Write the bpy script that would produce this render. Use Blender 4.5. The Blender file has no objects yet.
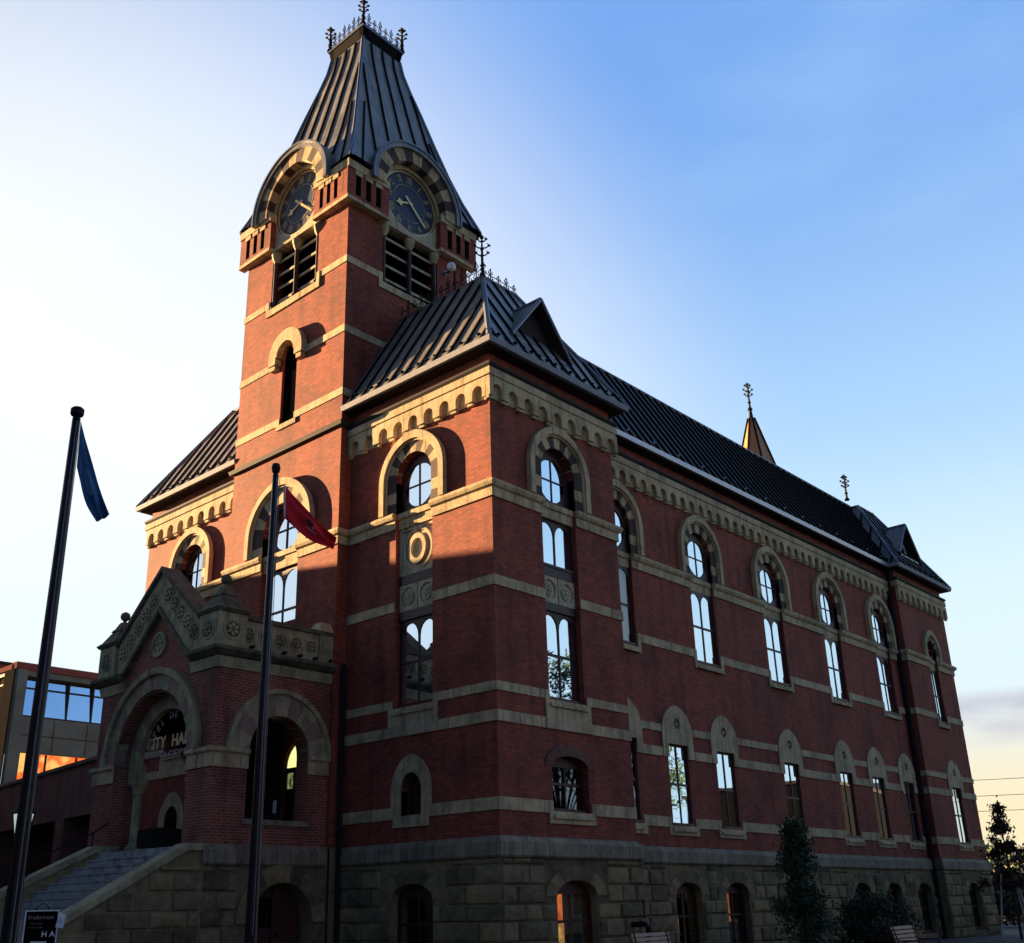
import bpy, bmesh, math, random
from mathutils import Vector, Matrix
from mathutils.geometry import tessellate_polygon
random.seed(7)
PI = math.pi
SC = bpy.context.scene
COL = SC.collection

# ------------------------------------------------------------------ camera
cam_d = bpy.data.cameras.new('camera'); cam = bpy.data.objects.new('camera', cam_d); COL.objects.link(cam)
def _cam():
    yaw, pit, rol = math.radians(42.6785), math.radians(20.8932), math.radians(-1.2365)
    f = Vector((-math.sin(yaw)*math.cos(pit), math.cos(yaw)*math.cos(pit), math.sin(pit)))
    r = Vector((math.cos(yaw), math.sin(yaw), 0)); u = r.cross(f)
    c, s = math.cos(rol), math.sin(rol)
    r2 = r*c+u*s; u2 = u*c-r*s
    m = Matrix((r2, u2, -f)).transposed().to_4x4()
    m.translation = Vector((17.593, -19.313, 1.6))
    cam.matrix_world = m
_cam()
cam_d.sensor_width = 36; cam_d.lens = 1055.78*36/1024
cam_d.shift_x = (512-486.15)/1024; cam_d.shift_y = (504.61-471.5)/1024
cam_d.clip_start = .1; cam_d.clip_end = 6000
SC.camera = cam

# ------------------------------------------------------------------ light
SUN = Vector((-.965, -.225, .146)).normalized()        # direction towards the sun
sl = bpy.data.lights.new('sun', 'SUN'); sl.energy = 5.0; sl.angle = math.radians(.5); sl.color = (1, .62, .30)
so = bpy.data.objects.new('sun', sl); COL.objects.link(so)
so.rotation_euler = (-SUN).to_track_quat('-Z', 'Y').to_euler(); so.location = (0, 0, 60)
EXPOSURE = 2.6
SKY = .05
W = bpy.data.worlds.new('World'); SC.world = W; W.use_nodes = True
def world():
    nt = W.node_tree; N = nt.nodes; L = nt.links
    bg = N['Background']; bg.inputs['Strength'].default_value = SKY
    sky = N.new('ShaderNodeTexSky'); sky.sky_type = 'NISHITA'; sky.sun_disc = False
    sky.sun_elevation = math.asin(SUN.z); sky.sun_rotation = math.atan2(SUN.x, SUN.y)
    sky.air_density = 1.0; sky.dust_density = .6; sky.ozone_density = 2.0
    tc = N.new('ShaderNodeTexCoord')
    def dot(v):
        n = N.new('ShaderNodeVectorMath'); n.operation = 'DOT_PRODUCT'
        L.new(tc.outputs['Generated'], n.inputs[0]); n.inputs[1].default_value = Vector(v).normalized(); return n.outputs['Value']
    def ramp(x, a, b, lo=0., hi=1.):
        n = N.new('ShaderNodeMapRange'); n.interpolation_type = 'SMOOTHSTEP'
        L.new(x, n.inputs[0]); n.inputs[1].default_value = a; n.inputs[2].default_value = b
        n.inputs[3].default_value = lo; n.inputs[4].default_value = hi; return n.outputs[0]
    def mul(a, b):
        n = N.new('ShaderNodeMath'); n.operation = 'MULTIPLY'; L.new(a, n.inputs[0])
        if isinstance(b, float): n.inputs[1].default_value = b
        else: L.new(b, n.inputs[1])
        return n.outputs[0]
    def mix(f, a, b):
        n = N.new('ShaderNodeMix'); n.data_type = 'RGBA'
        L.new(f, n.inputs[0])
        for s, v in ((6, a), (7, b)):
            if isinstance(v, tuple): n.inputs[s].default_value = (*v, 1)
            else: L.new(v, n.inputs[s])
        return n.outputs[2]
    noi = N.new('ShaderNodeTexNoise'); noi.inputs['Scale'].default_value = 3.2; noi.inputs['Detail'].default_value = 7
    mp = N.new('ShaderNodeMapping'); mp.inputs['Scale'].default_value = (1, 1, 3.2)
    L.new(tc.outputs['Generated'], mp.inputs[0]); L.new(mp.outputs[0], noi.inputs['Vector'])
    nz = noi.outputs['Fac']
    tint = N.new('ShaderNodeMix'); tint.data_type = 'RGBA'; tint.blend_type = 'MULTIPLY'; tint.inputs[0].default_value = 1
    L.new(sky.outputs[0], tint.inputs[6]); tint.inputs[7].default_value = (*SKY_TINT, 1)
    c = tint.outputs[2]
    sep = N.new('ShaderNodeSeparateXYZ'); L.new(tc.outputs['Generated'], sep.inputs[0])
    # high thin cloud, bright over the north and west, clear overhead in the south
    north = ramp(dot((-.2, .95, .22)), .15, .75)
    hi = ramp(sep.outputs['Z'], .80, .97, 0, .7)
    c = mix(mul(north, .9), c, BLUE)
    c = mix(hi, c, (.2, .3, .6))
    low = mul(ramp(sep.outputs['Z'], .70, .2, 0, .92), north)
    c = mix(low, c, PALE)
    westd = dot((-.90, .34, .20))
    veil = ramp(westd, .70, .965, 0, 1.)
    c = mix(veil, c, WHITE)
    c = mix(ramp(dot((-.7, -.68, .22)), .90, .985, 0, .9), c, WHITE)
    cir = mul(mul(ramp(nz, .45, .85), .22), north)
    c = mix(cir, c, PALE)
    # dusk band and one bank of mauve cloud low in the north
    glow = ramp(sep.outputs['Z'], .19, .06, 0, .97)
    c = mix(mul(ramp(sep.outputs['Z'], .40, .2, 0, .75), north), c, (2.8, 3.25, 3.45))
    gl2 = mul(glow, ramp(dot((-.2, 1, 0)), .7, .97))
    c = mix(gl2, c, GLOW)
    bank = mul(mul(mul(ramp(sep.outputs['Z'], .168, .150), ramp(sep.outputs['Z'], .112, .132)), ramp(dot(BANKD), .985, .995)), ramp(nz, .36, .50))
    c = mix(mul(bank, .8), c, BANK)
    L.new(c, bg.inputs['Color'])
SKY_TINT = (.32, .36, .5)
WHITE = (3.3, 3.4, 3.5)
BLUE = (.72, 1.5, 3.2)
PALE = (2.05, 2.95, 3.6)
GLOW = (3.4, 2.9, 1.85)
BANK = (1.75, 1.7, 2.1)
BANKD = (-.27, .946, .148)
world()
SC.view_settings.view_transform = 'Standard'; SC.view_settings.look = 'None'
SC.view_settings.gamma = 1; SC.view_settings.exposure = EXPOSURE
SC.view_settings.use_curve_mapping = False

# ------------------------------------------------------------------ materials
MATS = {}
def nodes(name, rough=.8, metal=0., spec=.4):
    m = bpy.data.materials.new(name); m.use_nodes = True
    nt = m.node_tree; b = nt.nodes['Principled BSDF']
    b.inputs['Roughness'].default_value = rough; b.inputs['Metallic'].default_value = metal
    b.inputs['Specular IOR Level'].default_value = spec
    MATS[name] = m
    return m, nt, b
def wallco(nt):
    """brick coordinates: runs along whichever way the face looks (Vector u, z, 0)"""
    N = nt.nodes; L = nt.links
    g = N.new('ShaderNodeNewGeometry'); sp = N.new('ShaderNodeSeparateXYZ'); L.new(g.outputs['Position'], sp.inputs[0])
    sn = N.new('ShaderNodeSeparateXYZ'); L.new(g.outputs['True Normal'], sn.inputs[0])
    ab = N.new('ShaderNodeMath'); ab.operation = 'ABSOLUTE'; L.new(sn.outputs[0], ab.inputs[0])
    gt = N.new('ShaderNodeMath'); gt.operation = 'GREATER_THAN'; L.new(ab.outputs[0], gt.inputs[0]); gt.inputs[1].default_value = .6
    mx = N.new('ShaderNodeMix'); mx.data_type = 'FLOAT'; L.new(gt.outputs[0], mx.inputs[0]); L.new(sp.outputs[0], mx.inputs[2]); L.new(sp.outputs[1], mx.inputs[3])
    cb = N.new('ShaderNodeCombineXYZ'); L.new(mx.outputs[0], cb.inputs[0]); L.new(sp.outputs[2], cb.inputs[1])
    return cb.outputs[0], g.outputs['Position']
def noise(nt, vec, scale, detail=4, rough=.55):
    n = nt.nodes.new('ShaderNodeTexNoise'); n.inputs['Scale'].default_value = scale; n.inputs['Detail'].default_value = detail
    n.inputs['Roughness'].default_value = rough
    if vec is not None: nt.links.new(vec, n.inputs['Vector'])
    return n.outputs['Fac']
def cramp(nt, fac, stops):
    r = nt.nodes.new('ShaderNodeValToRGB'); e = r.color_ramp.elements
    while len(e) < len(stops): e.new(.5)
    for i, (p, c) in enumerate(stops): e[i].position = p; e[i].color = (*c, 1)
    nt.links.new(fac, r.inputs[0]); return r.outputs[0]
def mulc(nt, a, b, f=1., mode='MULTIPLY'):
    n = nt.nodes.new('ShaderNodeMix'); n.data_type = 'RGBA'; n.blend_type = mode
    if isinstance(f, float): n.inputs[0].default_value = f
    else: nt.links.new(f, n.inputs[0])
    for s, v in ((6, a), (7, b)):
        if isinstance(v, tuple): n.inputs[s].default_value = (*v, 1)
        else: nt.links.new(v, n.inputs[s])
    return n.outputs[2]
def bump(nt, b, h, s=.4, d=.02):
    n = nt.nodes.new('ShaderNodeBump'); n.inputs['Strength'].default_value = s; n.inputs['Distance'].default_value = d
    nt.links.new(h, n.inputs['Height']); nt.links.new(n.outputs[0], b.inputs['Normal'])
def mk_brick(name, c1, c2, mortar, bw=.215, bh=.075, ms=.012, scale=1.):
    m, nt, b = nodes(name, .85)
    v, pos = wallco(nt)
    t = nt.nodes.new('ShaderNodeTexBrick'); nt.links.new(v, t.inputs['Vector'])
    t.inputs['Color1'].default_value = (*c1, 1); t.inputs['Color2'].default_value = (*c2, 1); t.inputs['Mortar'].default_value = (*mortar, 1)
    t.inputs['Scale'].default_value = scale; t.inputs['Mortar Size'].default_value = ms; t.inputs['Brick Width'].default_value = bw; t.inputs['Row Height'].default_value = bh
    t.inputs['Mortar Smooth'].default_value = .3; t.inputs['Bias'].default_value = 0
    n1 = noise(nt, pos, .55, 6, .65)
    s = cramp(nt, n1, [(.3, (.58, .56, .58)), (.5, (1, 1, 1)), (.72, (1.22, 1.12, 1.0))])
    # rain streaks and soot
    mp = nt.nodes.new('ShaderNodeMapping'); mp.inputs['Scale'].default_value = (1.6, .16, 1); nt.links.new(v, mp.inputs[0])
    s = mulc(nt, s, cramp(nt, noise(nt, mp.outputs[0], 1.3, 6, .6), [(.34, (.66, .66, .68)), (.52, (1, 1, 1)), (.8, (1.08, 1.06, 1.04))]))
    c = mulc(nt, t.outputs['Color'], s)
    n2 = noise(nt, pos, 6., 5, .7)
    c = mulc(nt, c, cramp(nt, n2, [(.3, (.8, .8, .8)), (.7, (1.12, 1.1, 1.1))]))
    nt.links.new(c, b.inputs['Base Color'])
    bump(nt, b, t.outputs['Fac'], -.6, .012)
    return m
def mk_stone(name, base, dark, pale, sc=1.4, rough=.85, bs=.35, joints=False):
    m, nt, b = nodes(name, rough)
    v, pos = wallco(nt)
    n1 = noise(nt, pos, sc, 7, .65)
    c = cramp(nt, n1, [(.28, dark), (.5, base), (.75, pale)])
    n2 = noise(nt, pos, 14., 4, .7)
    c = mulc(nt, c, cramp(nt, n2, [(.3, (.78, .78, .78)), (.7, (1.12, 1.12, 1.12))]))
    mp = nt.nodes.new('ShaderNodeMapping'); mp.inputs['Scale'].default_value = (3., .35, 1); nt.links.new(v, mp.inputs[0])
    c = mulc(nt, c, cramp(nt, noise(nt, mp.outputs[0], 1.4, 6, .65), [(.33, (.55, .55, .55)), (.5, (1, 1, 1)), (.8, (1.1, 1.08, 1.05))]))
    if joints:
        t = nt.nodes.new('ShaderNodeTexBrick'); nt.links.new(v, t.inputs['Vector']); t.offset = 0
        t.inputs['Color1'].default_value = (1, 1, 1, 1); t.inputs['Color2'].default_value = (.82, .82, .84, 1); t.inputs['Mortar'].default_value = (.35, .33, .3, 1)
        t.inputs['Scale'].default_value = 1; t.inputs['Mortar Size'].default_value = .012; t.inputs['Brick Width'].default_value = .83; t.inputs['Row Height'].default_value = 40
        c = mulc(nt, c, t.outputs['Color'])
    nt.links.new(c, b.inputs['Base Color'])
    bump(nt, b, n2, bs, .02)
    return m
def mk_blocks(name, base, dark, pale):
    m, nt, b = nodes(name, .92, 0, .2)
    v, pos = wallco(nt)
    n1 = noise(nt, pos, .9, 8, .7)
    isl = nt.nodes.new('ShaderNodeNewGeometry').outputs['Random Per Island']
    c = cramp(nt, isl, [(0, dark), (.5, base), (1, tuple(x*y for x, y in zip(base, pale)))])
    c = mulc(nt, c, cramp(nt, n1, [(.3, (.45, .46, .45)), (.5, (1, 1, 1)), (.75, (1.15, 1.12, 1.0))]))
    n2 = noise(nt, pos, 5., 8, .75)
    c = mulc(nt, c, cramp(nt, n2, [(.3, (.6, .6, .6)), (.7, (1.2, 1.2, 1.2))]))
    nt.links.new(c, b.inputs['Base Color'])
    bump(nt, b, n2, .9, .06)
    return m
def mk_plain(name, col, rough=.6, metal=0., spec=.4, var=.15, sc=8.):
    m, nt, b = nodes(name, rough, metal, spec)
    g = nt.nodes.new('ShaderNodeNewGeometry')
    n = noise(nt, g.outputs['Position'], sc, 5, .6)
    c = mulc(nt, cramp(nt, n, [(.3, (1-var,)*3), (.7, (1+var,)*3)]), tuple(col))
    nt.links.new(c, b.inputs['Base Color'])
    return m
mk_brick('brick', (.40, .076, .034), (.225, .042, .023), (.14, .06, .042), ms=.013)
mk_brick('porch_brick', (.33, .08, .045), (.17, .042, .028), (.30, .19, .14), ms=.012)
mk_brick('old_brick', (.20, .065, .045), (.14, .045, .035), (.16, .12, .1))
mk_stone('sandstone', (.54, .43, .24), (.28, .22, .13), (.66, .54, .32), joints=True)
mk_stone('green_sandstone', (.36, .33, .185), (.15, .145, .09), (.52, .48, .28), sc=2.2)
mk_stone('dark_voussoir', (.075, .05, .042), (.05, .035, .032), (.11, .075, .06))
mk_stone('pink_voussoir', (.30, .20, .15), (.2, .14, .1), (.36, .26, .19))
mk_stone('pale_stone', (.50, .44, .28), (.36, .31, .2), (.6, .54, .36), sc=2.)
mk_stone('moss_stone', (.12, .115, .075), (.05, .05, .035), (.2, .19, .12), sc=2.6)
mk_blocks('base_stone', (.26, .215, .12), (.15, .125, .075), (1.3, 1.25, 1.1))
mk_stone('capping', (.27, .235, .155), (.13, .115, .08), (.36, .32, .22), sc=1.8, joints=True)
mk_stone('step_stone', (.36, .365, .34), (.22, .225, .21), (.46, .47, .44), sc=3.)
mk_plain('dark_trim', (.035, .03, .028), .7, spec=.15)
mk_plain('window_frame', (.045, .013, .012), .5)
mk_plain('iron', (.012, .013, .016), .75, .0, .2)
mk_plain('lead', (.17, .19, .23), .45, .5)
mk_plain('gutter_metal', (.30, .32, .36), .75, .1, .15)
mk_plain('gutter_blue', (.42, .47, .58), .35, .4)
mk_plain('reflection_dark', (.006, .006, .007), .95, spec=.05)  # near-black so the added unseen blocks mirror dark in the low panes
mk_plain('hand_gold', (.75, .55, .25), .35, .4)
mk_plain('dial_blue', (.022, .038, .07), .5, var=.4)
mk_plain('dial_gold', (.34, .28, .17), .5)
mk_plain('rope_white', (.22, .22, .23), .8)
mk_plain('pole_metal', (.012, .014, .018), .3, .5)
mk_plain('white_paint', (.75, .77, .8), .4)
mk_plain('black_cloth', (.006, .006, .007), .8)
mk_plain('wood_slats', (.42, .27, .19), .6, sc=20)
mk_plain('asphalt', (.05, .05, .052), .9, sc=3.)
mk_plain('kerb', (.25, .25, .24), .85)
mk_plain('paving', (.05, .048, .045), .85, sc=2.)
mk_plain('curtain', (.7, .72, .75), .9, var=.05)
mk_plain('dark_room', (.004, .004, .005), 1., spec=0)
mk_plain('letter_gold', (.8, .62, .35), .4, .1)
mk_plain('red_door', (.045, .016, .013), .7)
mk_plain('stake_wood', (.55, .5, .42), .8)
mk_plain('bark', (.06, .045, .035), .9, sc=25)
mk_plain('modern_panel', (.12, .19, .175), .9, var=.2, sc=.6, spec=0)
mk_plain('modern_edge', (.17, .075, .07), .9, spec=0)
mk_plain('matte_dark', (.02, .02, .02), 1., spec=0)
mk_plain('copper', (.55, .25, .10), .45, .3)
mk_plain('car_paint', (.03, .10, .22), .3, .3)
mk_plain('tyre', (.02, .02, .02), .8)
mk_plain('paper_blue', (.35, .62, .72), .7)
mk_plain('plaster', (.35, .33, .28), .85, sc=1.)
mk_plain('flower', (.5, .05, .05), .7)
mk_plain('grass', (.03, .045, .018), .95, sc=.05)
def mk_roof(name, c):
    m, nt, b = nodes(name, .5, .25, .4)
    v, pos = wallco(nt)
    n = noise(nt, pos, 1.3, 8, .7)
    cc = mulc(nt, cramp(nt, n, [(.3, (.6, .62, .66)), (.5, (1, 1, 1)), (.75, (1.5, 1.42, 1.3))]), c)
    nt.links.new(cc, b.inputs['Base Color'])
    rr = nt.nodes.new('ShaderNodeMapRange'); nt.links.new(n, rr.inputs[0]); rr.inputs[3].default_value = .3; rr.inputs[4].default_value = .6
    nt.links.new(rr.outputs[0], b.inputs['Roughness'])
    mp = nt.nodes.new('ShaderNodeMapping'); mp.inputs['Scale'].default_value = (3.5, .3, 1); nt.links.new(v, mp.inputs[0])
    cc = mulc(nt, cc, cramp(nt, noise(nt, mp.outputs[0], 1.2, 7, .7), [(.32, (.5, .5, .5)), (.5, (1, 1, 1)), (.75, (1.5, 1.4, 1.25))])); nt.links.new(cc, b.inputs['Base Color'])
    bump(nt, b, noise(nt, pos, 4, 3), .12, .03)
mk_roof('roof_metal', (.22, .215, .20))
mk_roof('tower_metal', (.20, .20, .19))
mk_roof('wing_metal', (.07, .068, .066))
mk_plain('seam', (.007, .007, .008), .9, spec=.1)
def mk_glass(name, tint=(.86, .92, 1.), refl=.9, rough=.012):
    m, nt, b = nodes(name)
    N = nt.nodes; L = nt.links
    out = [n for n in N if n.type == 'OUTPUT_MATERIAL'][0]
    gl = N.new('ShaderNodeBsdfGlossy'); gl.inputs['Color'].default_value = (*tint, 1); gl.inputs['Roughness'].default_value = rough
    tr = N.new('ShaderNodeBsdfTransparent'); tr.inputs[0].default_value = (.8, .85, .85, 1)
    fr = N.new('ShaderNodeMix'); fr.data_type = 'FLOAT'
    g = N.new('ShaderNodeNewGeometry')
    n = noise(nt, g.outputs['Position'], .7, 0)
    bp = N.new('ShaderNodeBump'); bp.inputs['Strength'].default_value = .12; bp.inputs['Distance'].default_value = .04
    L.new(n, bp.inputs['Height']); L.new(bp.outputs[0], gl.inputs['Normal'])
    mx = N.new('ShaderNodeMixShader'); mx.inputs[0].default_value = refl
    L.new(tr.outputs[0], mx.inputs[1]); L.new(gl.outputs[0], mx.inputs[2]); L.new(mx.outputs[0], out.inputs[0])
    return m
mk_glass('glass', (.72, .87, 1.), .88)
mk_glass('glass_dim', (.5, .56, .6), .24)
mk_glass('glass_old', (.55, .62, .68), .5)
mk_glass('glass_modern', (.62, .84, 1.), .95, .03)
def mk_emit(name, col, st, var=None):
    m, nt, b = nodes(name)
    b.inputs['Base Color'].default_value = (*[min(1, c)*.12 for c in col], 1)
    b.inputs['Emission Strength'].default_value = st; b.inputs['Specular IOR Level'].default_value = .05
    if var:
        g = nt.nodes.new('ShaderNodeNewGeometry'); n = noise(nt, g.outputs['Position'], var[0], 3)
        c = cramp(nt, n, [(.42, var[1]), (.58, col)]); nt.links.new(c, b.inputs['Emission Color'])
    else: b.inputs['Emission Color'].default_value = (*col, 1)
mk_emit('painted_refl_orange', (.9, .2, .05), .17, (5., (.55, .10, .03)))  # glow painted in for sunlit brick reflected in the basement panes
mk_emit('painted_refl_yellow', (.9, .5, .14), .14, (5., (.5, .22, .06)))
mk_emit('lit_shop', (1., .55, .15), .18, (1.6, (1., .16, .03)))
mk_emit('painted_sunset', (.8, .45, .12), .03, (.5, (.3, .14, .04)))  # painted glow in place of the sunset mirrored by the front glass
mk_emit('lit_fan', (.85, .9, .3), .22)
mk_emit('lit_door', (.5, .6, .25), .06, (6., (.03, .05, .02)))
mk_emit('lantern_glass', (.75, .95, .85), .09)
def mk_leaf(name, c1, c2):
    m, nt, b = nodes(name, .65)
    g = nt.nodes.new('ShaderNodeNewGeometry')
    oi = g.outputs['Random Per Island']
    c = cramp(nt, oi, [(0, c1), (1, c2)])
    nt.links.new(c, b.inputs['Base Color'])
    return m
mk_leaf('leaf_green', (.018, .05, .02), (.04, .085, .035))
mk_leaf('leaf_dark', (.018, .03, .018), (.045, .06, .03))
mk_leaf('leaf_red', (.05, .02, .015), (.11, .05, .03))
mk_leaf('leaf_wood', (.05, .09, .03), (.12, .15, .05))
def mk_flag(name, base, red=False):
    m, nt, b = nodes(name, .75)
    uv = nt.nodes.new('ShaderNodeTexCoord').outputs['UV']
    sp = nt.nodes.new('ShaderNodeSeparateXYZ'); nt.links.new(uv, sp.inputs[0])
    def disc(cx, cy, rx, ry):
        a = nt.nodes.new('ShaderNodeVectorMath'); a.operation = 'SUBTRACT'; nt.links.new(uv, a.inputs[0]); a.inputs[1].default_value = (cx, cy, 0)
        s = nt.nodes.new('ShaderNodeVectorMath'); s.operation = 'MULTIPLY'; nt.links.new(a.outputs[0], s.inputs[0]); s.inputs[1].default_value = (1/rx, 1/ry, 0)
        l = nt.nodes.new('ShaderNodeVectorMath'); l.operation = 'LENGTH'; nt.links.new(s.outputs[0], l.inputs[0])
        t = nt.nodes.new('ShaderNodeMath'); t.operation = 'LESS_THAN'; nt.links.new(l.outputs['Value'], t.inputs[0]); t.inputs[1].default_value = 1
        return t.outputs[0]
    n = noise(nt, uv, 5, 3)
    c = mulc(nt, cramp(nt, n, [(.3, (.8, .8, .8)), (.7, (1.1, 1.1, 1.1))]), tuple(base))
    if red:
        c = mulc(nt, c, (.01, .012, .01), disc(.52, .62, .07, .12), 'MIX')
        c = mulc(nt, c, (.6, .5, .5), disc(.58, .50, .02, .03), 'MIX')
        for k in range(6): c = mulc(nt, c, (.7, .6, .6), disc(.46+k*.035, .40-.006*k, .012, .035), 'MIX')
        lt = nt.nodes.new('ShaderNodeMath'); lt.operation = 'LESS_THAN'; nt.links.new(sp.outputs[0], lt.inputs[0]); lt.inputs[1].default_value = .045
        c = mulc(nt, c, (.75, .62, .62), lt.outputs[0], 'MIX')
    else:
        c = mulc(nt, c, (.10, .22, .42), disc(.45, .5, .16, .2), 'MIX')
    nt.links.new(c, b.inputs['Base Color'])
mk_flag('flag_blue', (.02, .10, .24))
mk_flag('flag_red', (.72, .012, .02), True)

# ------------------------------------------------------------------ mesh building
class MB:
    def __init__(s, *mats): s.v = []; s.f = []; s.m = []; s.mats = list(mats) or ['sandstone']
    def mi(s, m):
        if isinstance(m, int): return m
        if m not in s.mats: s.mats.append(m)
        return s.mats.index(m)
    def add(s, vs, fs, m=0):
        o = len(s.v); k = s.mi(m); s.v += [tuple(x) for x in vs]
        for f in fs: s.f.append(tuple(o+i for i in f)); s.m.append(k)
    def box(s, a, b, m=0):
        x0, y0, z0 = a; x1, y1, z1 = b
        vs = [(x0, y0, z0), (x1, y0, z0), (x1, y1, z0), (x0, y1, z0), (x0, y0, z1), (x1, y0, z1), (x1, y1, z1), (x0, y1, z1)]
        s.add(vs, [(0, 1, 2, 3), (4, 5, 6, 7), (0, 1, 5, 4), (1, 2, 6, 5), (2, 3, 7, 6), (3, 0, 4, 7)], m)
    def hexa(s, pts, m=0): s.add(pts, [(0, 1, 2, 3), (4, 5, 6, 7), (0, 1, 5, 4), (1, 2, 6, 5), (2, 3, 7, 6), (3, 0, 4, 7)], m)
    def tube(s, pts, r, n=8, m=0, cap=True):
        pts = [Vector(p) for p in pts]; rs = r if isinstance(r, (list, tuple)) else [r]*len(pts)
        rings = []
        for i, p in enumerate(pts):
            t = (pts[min(i+1, len(pts)-1)]-pts[max(i-1, 0)]).normalized()
            a = Vector((0, 0, 1)) if abs(t.z) < .9 else Vector((1, 0, 0))
            u = t.cross(a).normalized(); w = t.cross(u)
            rings.append([p+(u*math.cos(2*PI*k/n)+w*math.sin(2*PI*k/n))*rs[i] for k in range(n)])
        vs = [q for R in rings for q in R]; fs = []
        for i in range(len(pts)-1):
            for k in range(n): fs.append((i*n+k, i*n+(k+1) % n, (i+1)*n+(k+1) % n, (i+1)*n+k))
        if cap: fs += [tuple(range(n)), tuple((len(pts)-1)*n+k for k in range(n))]
        s.add(vs, fs, m)
    def lathe(s, c, prof, n=16, m=0):
        c = Vector(c); vs = []; fs = []
        for r, z in prof:
            for k in range(n): vs.append((c.x+r*math.cos(2*PI*k/n), c.y+r*math.sin(2*PI*k/n), c.z+z))
        for i in range(len(prof)-1):
            for k in range(n): fs.append((i*n+k, i*n+(k+1) % n, (i+1)*n+(k+1) % n, (i+1)*n+k))
        fs += [tuple(range(n)), tuple((len(prof)-1)*n+k for k in range(n))]
        s.add(vs, fs, m)
    def build(s, name, parent=None, smooth=False, loc=None):
        me = bpy.data.meshes.new(name)
        L0 = Vector(loc) if loc is not None else Vector((0, 0, 0))
        me.from_pydata([tuple(Vector(v)-L0) for v in s.v], [], s.f)
        for m in s.mats: me.materials.append(MATS[m])
        me.polygons.foreach_set('material_index', s.m)
        if smooth: me.polygons.foreach_set('use_smooth', [True]*len(me.polygons))
        bm = bmesh.new(); bm.from_mesh(me); bmesh.ops.recalc_face_normals(bm, faces=bm.faces[:]); bm.to_mesh(me); bm.free()
        me.update()
        o = bpy.data.objects.new(name, me); COL.objects.link(o)
        if parent is not None:
            o.parent = parent
            pw = Vector((0, 0, 0)); q = parent
            while q is not None: pw += q.location; q = q.parent
            o.location = L0-pw
        else: o.location = L0
        return o
def empty(name, loc, label, cat, group=None):
    o = bpy.data.objects.new(name, None); COL.objects.link(o); o.location = loc; o.empty_display_size = .3
    tag(o, label, cat, group); return o
def tag(o, label=None, cat=None, group=None, kind=None):
    if label: o['label'] = label
    if cat: o['category'] = cat
    if group: o['group'] = group
    if kind: o['kind'] = kind
    return o

class Fac:
    """a wall plane: u runs along it, z is up, d is out of it"""
    def __init__(s, o, U, N): s.o = Vector(o); s.U = Vector(U); s.N = Vector(N)
    def P(s, u, z, d=0.): return s.o+s.U*u+s.N*d+Vector((0, 0, z))
    def prism(s, mb, out, d0, d1, m=0, holes=(), back=False, sides=True, hside=None, hd=None):
        loops = [[Vector((u, z, 0)) for u, z in L] for L in [out]+list(holes)]
        tri = tessellate_polygon(loops); flat = [p for L in loops for p in L]
        mb.add([s.P(p.x, p.y, d1) for p in flat], tri, m)
        if back: mb.add([s.P(p.x, p.y, d0) for p in flat], tri, m)
        for i, L in enumerate([out]+list(holes)):
            if i == 0 and not sides: continue
            a, mm = (d0, m) if i == 0 else ((hd if hd is not None else d0), (hside if hside is not None else m))
            n = len(L)
            mb.add([s.P(u, z, d1) for u, z in L]+[s.P(u, z, a) for u, z in L], [(k, (k+1) % n, n+(k+1) % n, n+k) for k in range(n)], mm)
    def box(s, mb, u0, u1, z0, z1, d0, d1, m=0):
        mb.hexa([s.P(u0, z0, d0), s.P(u1, z0, d0), s.P(u1, z0, d1), s.P(u0, z0, d1), s.P(u0, z1, d0), s.P(u1, z1, d0), s.P(u1, z1, d1), s.P(u0, z1, d1)], m)
    def ring(s, mb, uc, zc, r0, r1, a0, a1, n, d0, d1, mf, sub=2, point=0.):
        for i in range(n):
            A = [a0+(a1-a0)*(i+j/sub)/n for j in range(sub+1)]
            def pt(r, a): return (uc+r*math.cos(a), zc+r*math.sin(a)+(point*max(0, math.sin(a))**14 if r == r1 else 0))
            out = [pt(r1, a) for a in A]+[pt(r0, a) for a in reversed(A)]
            s.prism(mb, out, d0, d1, mf(i) if callable(mf) else mf, back=True)
    def tubes(s, mb, pts, r, n=6, m=0): mb.tube([s.P(*p) for p in pts], r, n, m)

def arch(uc, w, z0, zs, r=None, n=14, point=0.):
    h = w/2; r = r or h
    L = [(uc-h, z0), (uc+h, z0)]
    for k in range(n+1):
        a = PI*k/n; L.append((uc+h*math.cos(a), zs+r*math.sin(a)+point*max(0, math.sin(a))**10))
    return L
def rect(u0, u1, z0, z1): return [(u0, z0), (u1, z0), (u1, z1), (u0, z1)]
def circ(uc, zc, r, n=24, rz=None): return [(uc+r*math.cos(2*PI*k/n), zc+(rz or r)*math.sin(2*PI*k/n)) for k in range(n)]
def Usill(u0, u1, z0, zin, ztop, t=.13): return [(u0, z0), (u1, z0), (u1, ztop), (u1-t, ztop), (u1-t, zin), (u0+t, zin), (u0+t, ztop), (u0, ztop)]

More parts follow.
